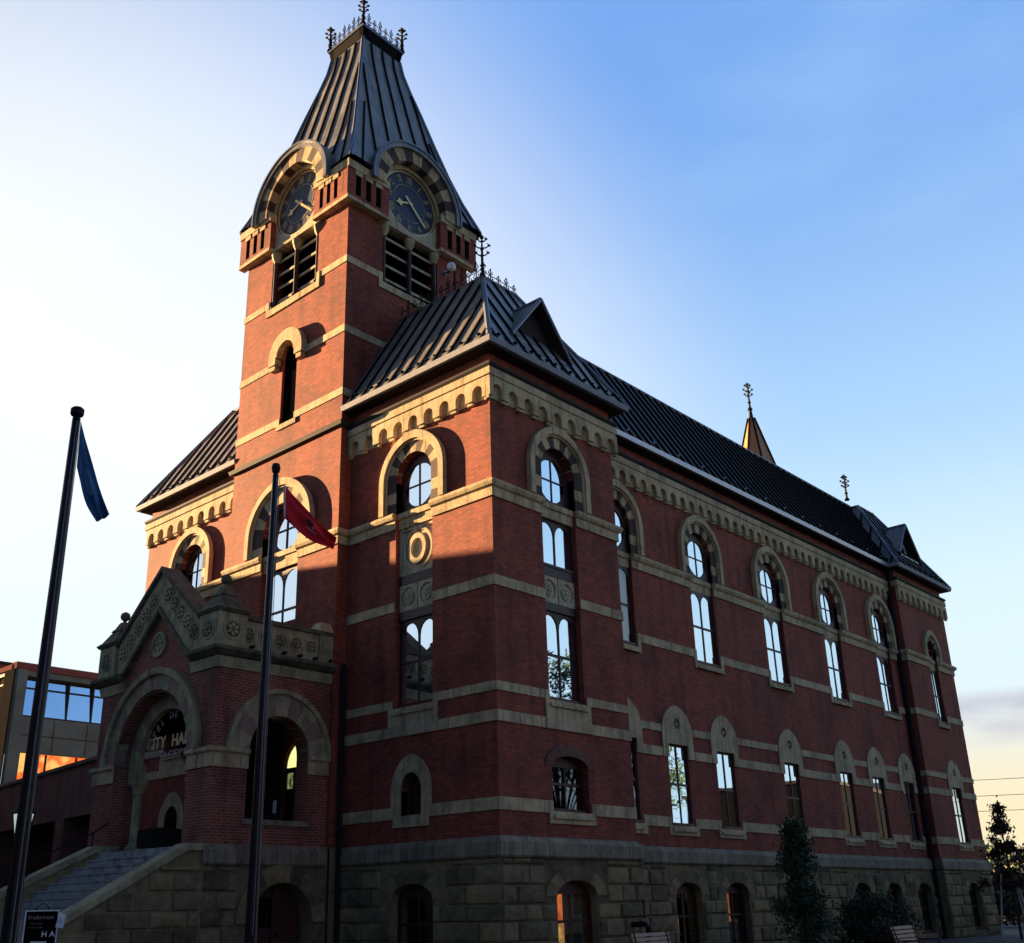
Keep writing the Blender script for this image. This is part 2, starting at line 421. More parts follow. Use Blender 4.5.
def band(mb, path, prof, m=0, cuts=()):
    """sweep a closed (d, z) profile along a plan path; outward is to the right. cuts: (segment, s0, s1)"""
    P = [Vector((x, y)) for x, y in path]; segs = len(P)-1
    nrm = [];
    for i in range(segs):
        t = (P[i+1]-P[i]).normalized(); nrm.append(Vector((t.y, -t.x)))
    def off(i):
        if i == 0: return nrm[0]
        if i == segs: return nrm[-1]
        a, b = nrm[i-1], nrm[i]; return (a+b)/(1+a.dot(b))
    runs = []; cur = [(P[0], off(0))]
    for i in range(segs):
        Ln = (P[i+1]-P[i]).length; t = (P[i+1]-P[i])/Ln
        for (k, s0, s1) in sorted(cuts):
            if k != i: continue
            cur.append((P[i]+t*s0, nrm[i])); runs.append(cur); cur = [(P[i]+t*s1, nrm[i])]
        cur.append((P[i+1], off(i+1)))
    runs.append(cur)
    n = len(prof)
    for R in runs:
        if (R[0][0]-R[-1][0]).length < .02 and len(R) == 2: continue
        vs = []; fs = []
        for p, o in R:
            for d, z in prof: q = p+o*d; vs.append((q.x, q.y, z))
        for i in range(len(R)-1):
            for k in range(n): fs.append((i*n+k, i*n+(k+1) % n, (i+1)*n+(k+1) % n, (i+1)*n+k))
        fs += [tuple(range(n)), tuple((len(R)-1)*n+k for k in range(n))]
        mb.add(vs, fs, m)
def roof_face(mb, a, b, c, d, sp=.6, m='roof_metal', rib=.06, rm='seam', guards=True, rw=.03, gm='seam', gs=.34):
    """a-b eave, d-c top; ribs run up the slope"""
    a, b, c, d = map(Vector, (a, b, c, d))
    mb.add([a, b, c, d], [(0, 1, 2, 3)], m)
    e = (b-a); Ln = e.length; e.normalize()
    n = e.cross(d-a).normalized()
    if n.z < 0: n = -n
    up = n.cross(e);
    if up.z < 0: up = -up
    T = (d-a).dot(up); sd = (d-a).dot(e); scx = (c-a).dot(e)
    k = int(Ln/sp)
    for i in range(1, k+1):
        s = (i-.5)*Ln/k
        t = T
        if s < sd: t = min(t, T*s/sd)
        if s > scx: t = min(t, T*(Ln-s)/(Ln-scx))
        if t < .15: continue
        p0 = a+e*s; q = p0+up*t
        w = e*rw
        mb.hexa([p0-w, p0+w, p0+w+n*rib, p0-w+n*rib, q-w, q+w, q+w+n*rib, q-w+n*rib], rm)
    if guards:
        k2 = int(Ln/gs)
        for i in range(k2):
            p = a+e*((i+.5)*Ln/k2)+up*.3
            w = e*.04
            mb.hexa([p-w, p+w, p+w+up*.09, p-w+up*.09, p-w+n*.085, p+w+n*.085, p+w+n*.085+up*.04, p-w+n*.085+up*.04], gm)
def hip(mb, p, q, r=.07, m='lead'): mb.tube([p, q], r, 6, m)

# ------------------------------------------------------------------ setting
def ground():
    mb = MB('grass'); R = 2500
    mb.add([(-R, -R, -.02), (R, -R, -.02), (R, R, -.02), (-R, R, -.02)], [(0, 1, 2, 3)]); tag(mb.build('ground'), kind='structure')
    mb = MB('paving'); mb.box((-24, -16, -.015), (12, 60, .004)); tag(mb.build('pavement'), kind='structure')
    mb = MB('kerb'); mb.box((-80, -16.3, -.015), (12.3, -16, .12)); mb.box((12, -16, -.015), (12.3, 200, .12)); tag(mb.build('kerb_stones'), kind='structure')
    mb = MB('asphalt'); mb.add([(-200, -32, .004), (200, -32, .004), (200, -16.3, .004), (-200, -16.3, .004)], [(0, 1, 2, 3)])
    mb.add([(12.3, -16.3, .004), (24, -16.3, .004), (24, 300, .004), (12.3, 300, .004)], [(0, 1, 2, 3)]); tag(mb.build('road'), kind='structure')
ground()

# ------------------------------------------------------------------ city hall
HALL = empty('city_hall', (0, 0, 0), 'red brick city hall with sandstone bands, mansard roof and tall clock tower', 'building')
xT0, xT1, yT0, yT1 = -11.63, -5.87, -.43, 5.33
L0, P1, WX, Q, R1, FX = -17.75, 5.54, -1.23, 28.9, 34.5, -.8
FF = Fac((0, 0, 0), (1, 0, 0), (0, -1, 0))           # front pavilions
FT = Fac((0, yT0, 0), (1, 0, 0), (0, -1, 0))         # tower front
FR = Fac((xT1, 0, 0), (0, 1, 0), (1, 0, 0))          # tower right
FS = Fac((0, 0, 0), (0, 1, 0), (1, 0, 0))            # near pavilion side
FW = Fac((WX, 0, 0), (0, 1, 0), (1, 0, 0))           # long wing
FP = Fac((FX, 0, 0), (0, 1, 0), (1, 0, 0))           # far pavilion side
TOP = 16.3
holes = {k: [] for k in ('FF', 'FL', 'FT', 'FR', 'FS', 'FW', 'FP')}
base_holes = {k: [] for k in holes}
BASEZ = 3.2; px1_ = -6.0

def curtains(fac, uc, w, z0, z1, d, style):
    if style == 'none': return []
    res = []
    if style == 'full': spans = [(-w*.46, -w*.06), (w*.05, w*.46)]
    elif style == 'left': spans = [(-w*.46, -w*.26)]
    elif style == 'right': spans = [(w*.28, w*.46)]
    else: spans = [(-w*.46, -w*.3), (w*.25, w*.46)]
    for a, b in spans:
        n = 8; mb = MB('curtain'); res.append(mb)
        for k in range(n):
            u0 = uc+a+(b-a)*k/n; u1 = uc+a+(b-a)*(k+1)/n
            j0 = .03*(k % 2); j1 = .03*((k+1) % 2)
            mb.add([fac.P(u0, z0, d-j0), fac.P(u1, z0, d-j1), fac.P(u1, z1, d-j1), fac.P(u0, z1, d-j0)], [(0, 1, 2, 3)])
    return res
def sash(fac, uc, w, z0, z1, d=None, lancets=True, mid=True, glass='glass', cur='sides', top='flat', rise=0., fw=.085, warm_glow=None, parent=HALL):
    """timber window: frame, twin lancet head, meeting rail, panes behind"""
    if d is None: d = -.1 if fac in (FW, FP) else -.2
    mb = MB('window_frame'); h = w/2
    if top == 'flat': out = rect(uc-h, uc+h, z0, z1)
    elif top == 'seg': out = [(uc-h, z0), (uc+h, z0)]+[(uc+h*math.cos(PI*k/10), z1-rise+rise*math.sin(PI*k/10)) for k in range(11)]
    else: out = arch(uc, w, z0, z1-h*1.15, h*1.15, 12)
    hs = []
    zm = z0+(z1-z0)*.5; cw = (w-2*fw-.05)/2
    if lancets:
        for s in (-1, 1):
            c = uc+s*(cw/2+.025)
            lo = zm+.035 if mid else z0+fw
            hs.append(arch(c, cw, lo, z1-fw-cw*.62, cw*.6, 8))
            if mid: hs.append(rect(c-cw/2, c+cw/2, z0+fw, zm-.035))
    elif top == 'arch':
        hs.append(arch(uc, w-2*fw, z0+fw, z1-h*1.15, h*1.15-fw, 12))
    else:
        zt = z1-fw-(rise*.6 if top == 'seg' else 0)
        for s in (-1, 1):
            c = uc+s*(cw/2+.025)
            hs.append(rect(c-cw/2, c+cw/2, zm+.035, zt)); hs.append(rect(c-cw/2, c+cw/2, z0+fw, zm-.035))
    fac.prism(mb, out, d-.045, d, 0, holes=hs, back=True, sides=True)
    # thin outer casing standing in the reveal
    fac.box(mb, uc-h-.002, uc-h+.05, z0, min(z1, z1-(rise if top == 'seg' else (h*1.15 if top == 'arch' else 0))), d+.002, d+.02)
    fac.box(mb, uc+h-.05, uc+h+.002, z0, min(z1, z1-(rise if top == 'seg' else (h*1.15 if top == 'arch' else 0))), d+.002, d+.02)
    fac.box(mb, uc-h, uc+h, z0-.01, z0+.06, d+.002, d+.1)
    f = mb.build('window', parent)
    pb = MB(glass)
    j1, j2, j3 = [random.uniform(-.006, .006) for _ in range(3)]
    loop = [Vector((uc+(u-uc)*.97, z0+(z-z0)*.985+.01, 0)) for u, z in out]
    tri = tessellate_polygon([loop]); pb.add([fac.P(p.x, p.y, d-.026+j1*(p.x-uc)/w*2+j2*(p.y-zm)) for p in loop], tri)
    pb.build('pane', f)
    if warm_glow:  # glowing panels, no real curtains: they paint a warm reflection of sunlit brick
        cb = MB(warm_glow[0]); fac.box(cb, uc-h+.05, uc-h+.05+(w-.1)*warm_glow[3], z0+.1, zm, d-.16, d-.14, warm_glow[0]); cb.build('curtain', f)
        cb = MB(warm_glow[1]); fac.box(cb, uc-h+.05, uc-h+.05+(w-.1)*warm_glow[3]*.96, zm, z1-.12, d-.17, d-.15, warm_glow[1]); cb.build('curtain', f)
    else:
        for cb in curtains(fac, uc, w, z0+.05, z1-.1-rise, d-.14, cur): cb.build('curtain', f)
    return f
def hood(fac, uc, r=.76, spring=13.28, base=12.31, R=1.34, dk='dark_voussoir', rise=1.03, proj=.17):
    """striped voussoir arch under a moulded hood, on short jambs"""
    mb = MB('sandstone', dk)
    fac.ring(mb, uc, spring, R-.2, R, 0, PI, 15, -.02, proj, 'sandstone', point=.05)
    fac.ring(mb, uc, spring, R-.26, R-.2, 0, PI, 15, -.02, proj-.06, 'sandstone')
    fac.ring(mb, uc, spring, r, R-.26, 0, PI, 11, -.33, .05, lambda i: 'sandstone' if i % 2 == 1 else dk, sub=2)
    for s in (-1, 1):
        a, b = sorted((uc+s*(R-.2), uc+s*R)); fac.box(mb, a, b, base, spring, -.02, proj, 'sandstone')
        a, b = sorted((uc+s*(R-.26), uc+s*(R-.2))); fac.box(mb, a, b, base, spring, -.02, proj-.06, 'sandstone')
        a, b = sorted((uc+s*r, uc+s*(R-.26)))
        zz = base
        k = 0; n = max(2, round((spring-base)/.32)); h = (spring-base)/n
        for k in range(n): fac.box(mb, a, b, base+k*h, base+(k+1)*h, -.33, .05, dk if k % 2 == (n+1) % 2 else 'sandstone')
    return mb.build('arch_surround', HALL)
def oculus(fac, uc, r, spring, base, d=None, rz=.66, zc=None):
    """timber tympanum with a round light crossed by glazing bars"""
    zc = zc or base+.78
    if d is None: d = -.1 if fac in (FW, FP) else -.2
    mb = MB('window_frame'); ro = r*.84
    fac.prism(mb, arch(uc, 2*r, base, spring, r, 14), d-.05, d, 0, holes=[circ(uc, zc, ro, 28, rz)], back=True)
    fac.box(mb, uc-.018, uc+.018, zc-rz, zc+rz, d-.03, d-.01); fac.box(mb, uc-ro, uc+ro, zc-.018, zc+.018, d-.031, d-.009)
    f = mb.build('window', HALL)
    pb = MB('glass'); fac.prism(pb, circ(uc, zc, ro*1.02, 28, rz*1.02), d-.04, d-.035, 0, sides=False); pb.build('pane', f)
    return f
def transom(fac, uc, w, z0=11.84, z1=12.31):
    mb = MB('sandstone')
    fac.box(mb, uc-w/2, uc+w/2, z0, z1-.17, -.4, -.1); fac.box(mb, uc-w/2, uc+w/2, z1-.17, z1-.002, -.4, -.05)
    mb.build('transom', HALL)
def relief(fac, uc, w, z0, z1, kind, d=-.2):
    mb = MB('pale_stone')
    h = w/2
    if kind == 'wreath':
        fac.box(mb, uc-h, uc+h, z0, z1, d-.08, d)
        zc = (z0+z1)/2
        for (r0, r1, dd, a, b) in ((.50, .58, .05, 1, 1.12), (.24, .36, .09, 1, 1.25)):
            n = 28
            outl = [(uc+r1*math.cos(2*PI*k/n), zc+r1*b*math.sin(2*PI*k/n)) for k in range(n)]
            inn = [(uc+r0*math.cos(2*PI*k/n), zc+r0*b*math.sin(2*PI*k/n)) for k in range(n)]
            fac.prism(mb, outl, d, d+dd, 0, holes=[inn])
        fac.prism(mb, rect(uc-h, uc+h, z0, z1), d, d+.045, 0, holes=[rect(uc-h+.1, uc+h-.1, z0+.1, z1-.1)])
    else:
        fac.box(mb, uc-h, uc+h, z0, z1, d-.08, d)
        zc = (z0+z1)/2
        for s in (-1, 1):
            c = uc+s*h/2
            fac.prism(mb, rect(c-h/2+.02, c+h/2-.02, z0, z1), d, d+.05, 0, holes=[circ(c, zc, h*.38)])
            fac.prism(mb, circ(c, zc, h*.26), d, d+.04, 0, holes=[circ(c, zc, h*.17, 12)])
            for k in range(6):
                a = PI*k/3; fac.prism(mb, circ(c+h*.16*math.cos(a), zc+h*.16*math.sin(a), h*.07, 8), d, d+.06, 0)
            fac.prism(mb, circ(c, zc, h*.08, 8), d, d+.07, 0)
    mb.build('relief_panel', HALL)
def dark_lintel(fac, uc, w, z0, z1):
    mb = MB('window_frame'); fac.box(mb, uc-w/2, uc+w/2, z0, z1, -.4, -.13); mb.build('lintel', HALL)
def sill_block(fac, u0, u1, z0, zin, ztop, mat='sandstone', proj=.05, t=.15, slope=True):
    mb = MB(mat)
    fac.prism(mb, Usill(u0, u1, z0, zin, ztop, t), -.3, proj, mat)
    # weathered slope of the sill itself
    a, b = u0+t, u1-t
    q0, q1 = zin-.10, zin+.03
    mb.hexa([fac.P(a, q0-.08, .0), fac.P(b, q0-.08, .0), fac.P(b, q0-.08, proj+.06), fac.P(a, q0-.08, proj+.06), fac.P(a, q1, -.3), fac.P(b, q1, -.3), fac.P(b, q0, proj+.06), fac.P(a, q0, proj+.06)], mat)
    mb.build('sill', HALL)
def lancet(fac, uc, w=1.12, z0=3.86, z1=6.32, cur='full', glass='glass'):
    """narrow sash under a round-headed stone tablet with a rosette"""
    mb = MB('sandstone'); H = .86; zs = 6.66
    fac.prism(mb, [(uc-H, 5.9), (uc-w/2, 5.9), (uc-w/2, z1), (uc+w/2, z1), (uc+w/2, 5.9), (uc+H, 5.9)]+[(uc+H*math.cos(PI*k/12), zs+.85*math.sin(PI*k/12)+.05*max(0, math.sin(PI*k/12))**12) for k in range(13)], -.3, .06, 0, holes=[circ(uc, 6.98, .17, 14)], hd=-.02)
    fac.prism(mb, circ(uc, 6.98, .155, 14), -.02, .03, 'moss_stone', holes=[circ(uc, 6.98, .09, 10)], hd=-.01)
    fac.prism(mb, circ(uc, 6.98, .06, 8), -.02, .045, 'sandstone')
    mb.build('tablet', HALL)
    sash(fac, uc, w, z0, z1, d=-.05, lancets=False, cur=cur, glass=glass, fw=.06)
    sill_block(fac, uc-.82, uc+.82, 3.55, z0-.02, 4.09)
def basement(fac, key, uc, w=1.5, ztop=2.2, warm_glow=None, glass='glass_dim', cur='none'):
    r = .36
    out = [(uc-w/2, .25), (uc+w/2, .25)]+[(uc+w/2*math.cos(PI*k/10), ztop-r+r*math.sin(PI*k/10)) for k in range(11)]
    base_holes[key].append(out)
    sash(fac, uc, w, .3, ztop-.02, d=-.18, lancets=False, top='seg', rise=r, glass=glass, cur=cur, warm_glow=warm_glow)
    mb = MB('base_stone')
    n = 7
    for i in range(n):
        a0 = PI*(.0+i/n); a1 = PI*((i+1)/n)
        pts = [(uc+w/2*math.cos(a), ztop-r+r*math.sin(a)) for a in (a0, (a0+a1)/2, a1)]+[(uc+(w/2+.42)*math.cos(a), ztop-r+(r+.34)*math.sin(a)) for a in (a1, (a0+a1)/2, a0)]
        fac.prism(mb, pts, -.1, .075+.012*(i % 2), 'base_stone')
    mb.build('arch_stones', HALL)

# --- upper tall windows
def opening(uc, w, z0, spring, r): return arch(uc, w, z0, spring, r, 16)
def bay_front(fac, key, uc, kind):
    gl = 'glass_dim' if uc == 7.25 else 'glass'
    w = 1.5; r = .75
    holes[key].append(opening(uc, w, 6.7 if kind in ('wreath', 'pair') else 9.24, 13.28, r))
    hood(fac, uc, r, 13.28)
    oculus(fac, uc, r-.02, 13.28, 12.31)
    transom(fac, uc, w)
    if kind == 'wreath':
        relief(fac, uc, w, 10.42, 11.84, 'wreath')
        dark_lintel(fac, uc, w, 10.15, 10.42); relief(fac, uc, w, 9.38, 10.15, 'pair'); dark_lintel(fac, uc, w, 9.12, 9.38)
        sash(fac, uc, w, 6.72, 9.12, cur='left')
        sill_block(fac, uc-.95, uc+.95, 5.9, 6.66, 6.89)
    elif kind == 'pair':
        sash(fac, uc, w, 10.42, 11.84, mid=False, cur='sides')
        dark_lintel(fac, uc, w, 10.15, 10.42); relief(fac, uc, w, 9.38, 10.15, 'pair'); dark_lintel(fac, uc, w, 9.15, 9.38)
        sash(fac, uc, w, 6.72, 9.15, cur='sides')
        sill_block(fac, uc-.95, uc+.95, 5.9, 6.66, 6.89)
    else:
        sash(fac, uc, w, 9.26, 11.84, cur='full', glass=gl)
        sill_block(fac, uc-.92, uc+.92, 9.02, 9.2, 9.655, proj=.045)
bay_front(FF, 'FF', -3.02, 'wreath')
bay_front(FF, 'FL', -14.6, 'wreath')
bay_front(FS, 'FS', 2.8, 'pair')
for y in (7.25, 12.22, 17.27, 22.26, 27.25): bay_front(FW, 'FW', y, 'tall')
# far pavilion: a narrower copy of the bay
holes['FP'].append(opening(32.0, 1.0, 9.24, 12.72, .5))
hood(FP, 32.0, .5, 12.72, 12.31, .95, proj=.14); oculus(FP, 32.0, .49, 12.72, 12.31, rz=.34, zc=12.78); transom(FP, 32.0, 1.0)
sash(FP, 32.0, 1.0, 9.26, 11.84, cur='sides'); sill_block(FP, 31.3, 32.7, 9.02, 9.2, 9.655)
# --- lancets of the long side
for i, y in enumerate((7.0, 9.82, 12.66, 17.25, 21.7, 24.66, 27.72)):
    holes['FW'].append(rect(y-.56, y+.56, 3.84, 6.32)); lancet(FW, y, cur='full' if y < 16 else 'sides', glass='glass_dim' if y < 8 else ('glass_old' if y > 27 else 'glass'))
holes['FP'].append(rect(32.1-.56, 32.1+.56, 3.84, 6.32)); lancet(FP, 32.1, cur='sides')
# --- small arched lights of the front pavilions
def small_arch(fac, key, uc):
    w = .8
    holes[key].append(arch(uc, w, 3.82, 4.48, .46, 12))
    mb = MB('sandstone'); H = .76
    fac.prism(mb, [(uc-H+.1, 3.57), (uc+H-.1, 3.57), (uc+H-.1, 3.79), (uc+H, 3.79)]+[(uc+H*math.cos(PI*k/14), 4.48+.86*math.sin(PI*k/14)+.06*max(0, math.sin(PI*k/14))**12) for k in range(15)]+[(uc-H, 3.79), (uc-H+.1, 3.79)], -.3, .06, 0, holes=[arch(uc, w, 3.86, 4.48, .46, 12)], hd=-.36)
    mb.build('arch_surround', HALL)
    sash(fac, uc, w, 3.84, 4.94, d=-.22, lancets=False, top='arch', glass='glass_dim', cur='none', fw=.06)
small_arch(FF, 'FF', -3.05); small_arch(FF, 'FL', -14.55)
# --- side pavilion: plain segmental window with brick head
def seg_window(fac, key, uc, w, z0, z1):
    r = .3
    holes[key].append([(uc-w/2, z0), (uc+w/2, z0)]+[(uc+w/2*math.cos(PI*k/10), z1-r+r*math.sin(PI*k/10)) for k in range(11)])
    mb = MB('old_brick')
    n = 15
    for i in range(n):
        a0 = PI*i/n; a1 = PI*(i+1)/n
        pts = [(uc+w/2*math.cos(a), z1-r+r*math.sin(a)) for a in (a0, a1)]+[(uc+(w/2+.28)*math.cos(a), z1-r+(r+.3)*math.sin(a)) for a in (a1, a0)]
        fac.prism(mb, pts, -.05, .025+.006*(i % 2), 0)
    mb.build('arch_surround', HALL)
    sash(fac, uc, w, z0+.02, z1-.01, d=-.2, lancets=False, top='seg', rise=r, glass='glass_dim', cur='none')
    sill_block(fac, uc-w/2-.2, uc+w/2+.2, z0-.3, z0, z0+.25)
seg_window(FS, 'FS', 2.78, 1.5, 3.84, 5.25)
# --- basement windows
basement(FF, 'FF', -2.98); basement(FF, 'FL', -14.6)
basement(FS, 'FS', 2.76, 1.6, warm_glow=('painted_refl_yellow', 'painted_refl_orange', 0, .42))
for y in (9.72, 12.55, 17.2, 21.72, 24.6, 27.62):
    basement(FW, 'FW', y, 1.4, warm_glow=('painted_refl_yellow', 'painted_refl_yellow', 0, .4) if y == 9.72 else None, cur='left' if y > 20 else 'none')
basement(FP, 'FP', 32.1, 1.4)

# --- tower openings
TC = (xT0+xT1)/2; TYC = (yT0+yT1)/2
for fac, key, c in ((FT, 'FT', TC), (FR, 'FR', TYC)):
    holes[key].append(rect(c-1.32, c+1.32, 21.62, 24.12)); holes[key].append(circ(c, 25.58, 1.29, 36))
holes['FT'].append(arch(TC, .8, 16.82, 19.35, .45, 10))
holes['FT'].append(opening(TC, 1.9, 9.9, 12.95, .95))
holes['FT'].append(arch(-7.2, 1.66, 3.2, 5.42, .83, 14))     # entrance behind the porch
def wall(mb, fac, u0, u1, z0, z1, hs, mat='brick', hd=-.5): fac.prism(mb, rect(u0, u1, z0, z1), 0, 0, mat, holes=hs, sides=False, hside=mat, hd=hd)
mb = MB('brick')
wall(mb, FF, L0, xT0, BASEZ, TOP, holes['FL']); wall(mb, FF, xT1, 0, BASEZ, TOP, holes['FF'])
wall(mb, FS, 0, P1, BASEZ, TOP, holes['FS']); wall(mb, FW, P1, Q, BASEZ, TOP, holes['FW']); wall(mb, FP, Q, R1, BASEZ, TOP, holes['FP'])
mb.add([(WX, P1, 0), (0, P1, 0), (0, P1, TOP), (WX, P1, TOP)], [(0, 1, 2, 3)]); mb.add([(WX, Q, 0), (FX, Q, 0), (FX, Q, TOP), (WX, Q, TOP)], [(0, 1, 2, 3)])
mb.add([(FX, R1, 0), (L0, R1, 0), (L0, R1, TOP), (FX, R1, TOP)], [(0, 1, 2, 3)]); mb.add([(L0, R1, 0), (L0, 0, 0), (L0, 0, TOP), (L0, R1, TOP)], [(0, 1, 2, 3)])
mb.build('brick_wall', HALL)
mb = MB('brick')
for fac, u0, u1, c, hs in ((FT, xT0, xT1, TC, holes['FT']), (FR, yT0, yT1, TYC, holes['FR'])):
    ou = [(u0, BASEZ), (u1, BASEZ), (u1, 25.75)]+[(c+1.45*math.cos(t), 25.58+1.45*math.sin(t)) for t in [.12+(PI-.24)*k/14 for k in range(15)]]+[(u0, 25.75)]
    fac.prism(mb, ou, 0, 0, 'brick', holes=hs, sides=False, hside='brick', hd=-.5)
mb.add([(xT0, yT0, 0), (xT0, yT1, 0), (xT0, yT1, 25.8), (xT0, yT0, 25.8)], [(0, 1, 2, 3)]); mb.add([(xT0, yT1, 0), (xT1, yT1, 0), (xT1, yT1, 25.8), (xT0, yT1, 25.8)], [(0, 1, 2, 3)])
mb.build('tower_wall', HALL)

# --- rock-faced base: real blocks, each with its own slight projection
mb = MB('base_stone')
def basewall(fac, u0, u1, hs, off=.05):
    fac.prism(mb, rect(u0, u1, 0, BASEZ-.02), 0, off, 'base_stone', holes=hs, sides=False, hside='base_stone', hd=-.5)
def blocks(fac, u0, u1, hs, off=.05, top=None):
    z = .02; row = 0
    while z < 2.68:
        h = .44 if row % 3 else .38
        h = min(h, 2.7-z)
        u = u0+(.0 if row % 2 else -.35)
        while u < u1:
            L = random.uniform(.6, 1.15); a, b = max(u, u0), min(u+L, u1); u += L
            if b-a < .12 or h < .1: continue
            if top and z+h > min(top(a), top(b)):
                continue
            hit = False
            for H in hs:
                us = [p[0] for p in H]
                if b > min(us)-.42 and a < max(us)+.42: hit = True
            if hit:
                # trim against the opening so that no stone hangs over it
                for H in hs:
                    us = [p[0] for p in H]; lo, hi = min(us)-.02, max(us)+.02; ztop = max(p[1] for p in H)+.36
                    lo2, hi2 = (lo, hi) if z+h < 1.75 else (lo-.42, hi+.42)
                    if z > ztop: continue
                    if a < lo2 < b: b = lo2
                    elif a < hi2 < b: a = hi2
                    elif a >= lo2 and b <= hi2: b = a
                if b-a < .1: continue
            p = off+random.uniform(.02, .075); g = .012; c = .035
            A = [fac.P(a+g, z+g, off-.01), fac.P(b-g, z+g, off-.01), fac.P(b-g, z+h-g, off-.01), fac.P(a+g, z+h-g, off-.01)]
            mx = [(a+(b-a)*t, zz) for t in (.33, .66) for zz in (z+h*.35, z+h*.65)]
            F4 = [fac.P(a+g+c, z+g+c, p), fac.P(b-g-c, z+g+c, p), fac.P(b-g-c, z+h-g-c, p), fac.P(a+g+c, z+h-g-c, p)]
            ctr = fac.P((a+b)/2+random.uniform(-.1, .1), z+h/2+random.uniform(-.06, .06), p+random.uniform(.0, .05))
            mb.add(A+F4+[ctr], [(0, 1, 5, 4), (1, 2, 6, 5), (2, 3, 7, 6), (3, 0, 4, 7), (4, 5, 8), (5, 6, 8), (6, 7, 8), (7, 4, 8)], 'base_stone')
        z += h; row += 1
basewall(FF, L0, xT0, base_holes['FL']); blocks(FF, L0, xT0, base_holes['FL']); mb.build('stone_base', HALL); mb = MB('base_stone')
for fac, u0, u1, hs in ((FF, xT1, .05, base_holes['FF']), (FS, -.05, P1+.05, base_holes['FS']), (FW, P1, Q, base_holes['FW']), (FP, Q, R1, base_holes['FP'])):
    basewall(fac, u0, u1, hs); blocks(fac, u0, u1, hs)
for y_, s_ in ((P1, 1), (Q, -1)):
    FQ = Fac((0, y_, 0), (1, 0, 0), (0, s_, 0)); a_, b_ = (WX+.08, .1) if y_ == P1 else (WX+.08, FX+.1)
    FQ.prism(mb, rect(a_, b_, 0, BASEZ-.02), 0, .07, 'base_stone')
mb.build('stone_base', HALL)
mb = MB('base_stone'); FR.prism(mb, rect(yT0-.05, .0, 0, BASEZ), 0, .06, 'base_stone'); FT.prism(mb, rect(px1_, xT1+.06, 0, BASEZ), 0, .05, 'base_stone'); mb.build('tower_base', HALL)

# --- horizontal stonework
PL = [(L0, R1), (L0, 0), (xT0, 0)]
PT = [(xT0, yT1), (xT0, yT0), (xT1, yT0), (xT1, yT1)]
PR = [(xT1, 0), (0, 0), (0, P1), (WX, P1)]
PW = [(WX, P1), (WX, Q)]
PF = [(WX, Q), (FX, Q), (FX, R1), (L0, R1)]
def sq(z0, z1, d): return [(-.02, z0), (d, z0), (d, z1), (-.02, z1)]
def cutsR(*a): return a
mb = MB('capping')
wt = [(-.02, 2.71), (.10, 2.71), (.14, 2.76), (.14, 3.06), (.03, 3.2), (-.02, 3.2)]
for p in (PL, PR, PW, PF): band(mb, p, wt)
mb.build('water_table', HALL)
xr = abs(xT1)
def cF(c, h): return (0, c-xT1-h, c-xT1+h)           # cut on the front-right run
def cL(c, h): return (1, c-L0-h, c-L0+h)
def cS(c, h): return (1, c-h, c+h)
def cW(c, h): return (0, c-P1-h, c-P1+h)
def cP(c, h): return (1, c-Q-h, c-Q+h)
WY = (7.25, 12.22, 17.27, 22.26, 27.25); LY = (7.0, 9.82, 12.66, 17.25, 21.7, 24.66, 27.72)
# moulded course at the window heads
str_prof = [(-.02, 11.83), (.05, 11.83), (.05, 12.08), (.12, 12.12), (.16, 12.2), (.16, 12.26), (.11, 12.308), (-.02, 12.308)]
mb = MB('sandstone')
band(mb, PR, str_prof, cuts=[cF(-3.02, .75), cS(2.8, .75)]); band(mb, PL, str_prof, cuts=[cL(-14.6, .75)])
band(mb, PW, str_prof, cuts=[cW(y, .75) for y in WY]); band(mb, PF, str_prof, cuts=[cP(32, .5)])
band(mb, PT, str_prof, cuts=[(1, TC-xT0-.95, TC-xT0+.95)])
mb.build('string_course', HALL)
mb = MB('sandstone')
def flat(z0, z1, cr=(), cl=(), cw=(), cp=(), d=.035):
    band(mb, PR, sq(z0, z1, d), cuts=cr); band(mb, PL, sq(z0, z1, d), cuts=cl); band(mb, PW, sq(z0, z1, d), cuts=cw); band(mb, PF, sq(z0, z1, d), cuts=cp)
flat(9.383, 9.655, [cF(-3.02, .76), cS(2.8, .76)], [cL(-14.6, .76)], [cW(y, .93) for y in WY], [cP(32, .72)])
flat(6.66, 6.89, [cF(-3.02, .96), cS(2.8, .96)], [cL(-14.6, .96)], [cW(y, .88) for y in LY], [cP(32.1, .88)])
flat(5.9, 6.175, [cF(-3.02, .96), cS(2.8, .96)], [cL(-14.6, .96)], [cW(y, .87) for y in LY], [cP(32.1, .87)])
flat(3.79, 4.09, [cF(-3.05, .77), cS(2.78, .96)], [cL(-14.55, .77)], [cW(y, .83) for y in LY], [cP(32.1, .83)])
mb.build('stone_band', HALL)
mb = MB('sandstone', 'dark_trim')
for z in (21.72, 19.08, 16.8):
    c = []
    if z > 21: c = [(1, TC-xT0-1.5, TC-xT0+1.5), (2, TYC-yT0-1.5, TYC-yT0+1.5)]
    elif z > 19: c = [(1, TC-xT0-.92, TC-xT0+.92)]
    else: c = [(1, TC-xT0-.4, TC-xT0+.4)]
    band(mb, PT, sq(z, z+.25, .03), 'sandstone', cuts=c)
band(mb, PT, [(-.02, 15.68), (.12, 15.72), (.16, 15.85), (.02, 15.92), (-.02, 15.92)], 'dark_trim')
for fac, c in ((FT, TC), (FR, TYC)):
    fac.prism(mb, [(c-1.5, 21.36), (c+1.5, 21.36), (c+1.5, 21.97), (c+1.34, 21.97), (c+1.34, 21.62), (c-1.34, 21.62), (c-1.34, 21.97), (c-1.5, 21.97)], -.3, .06, 'sandstone')
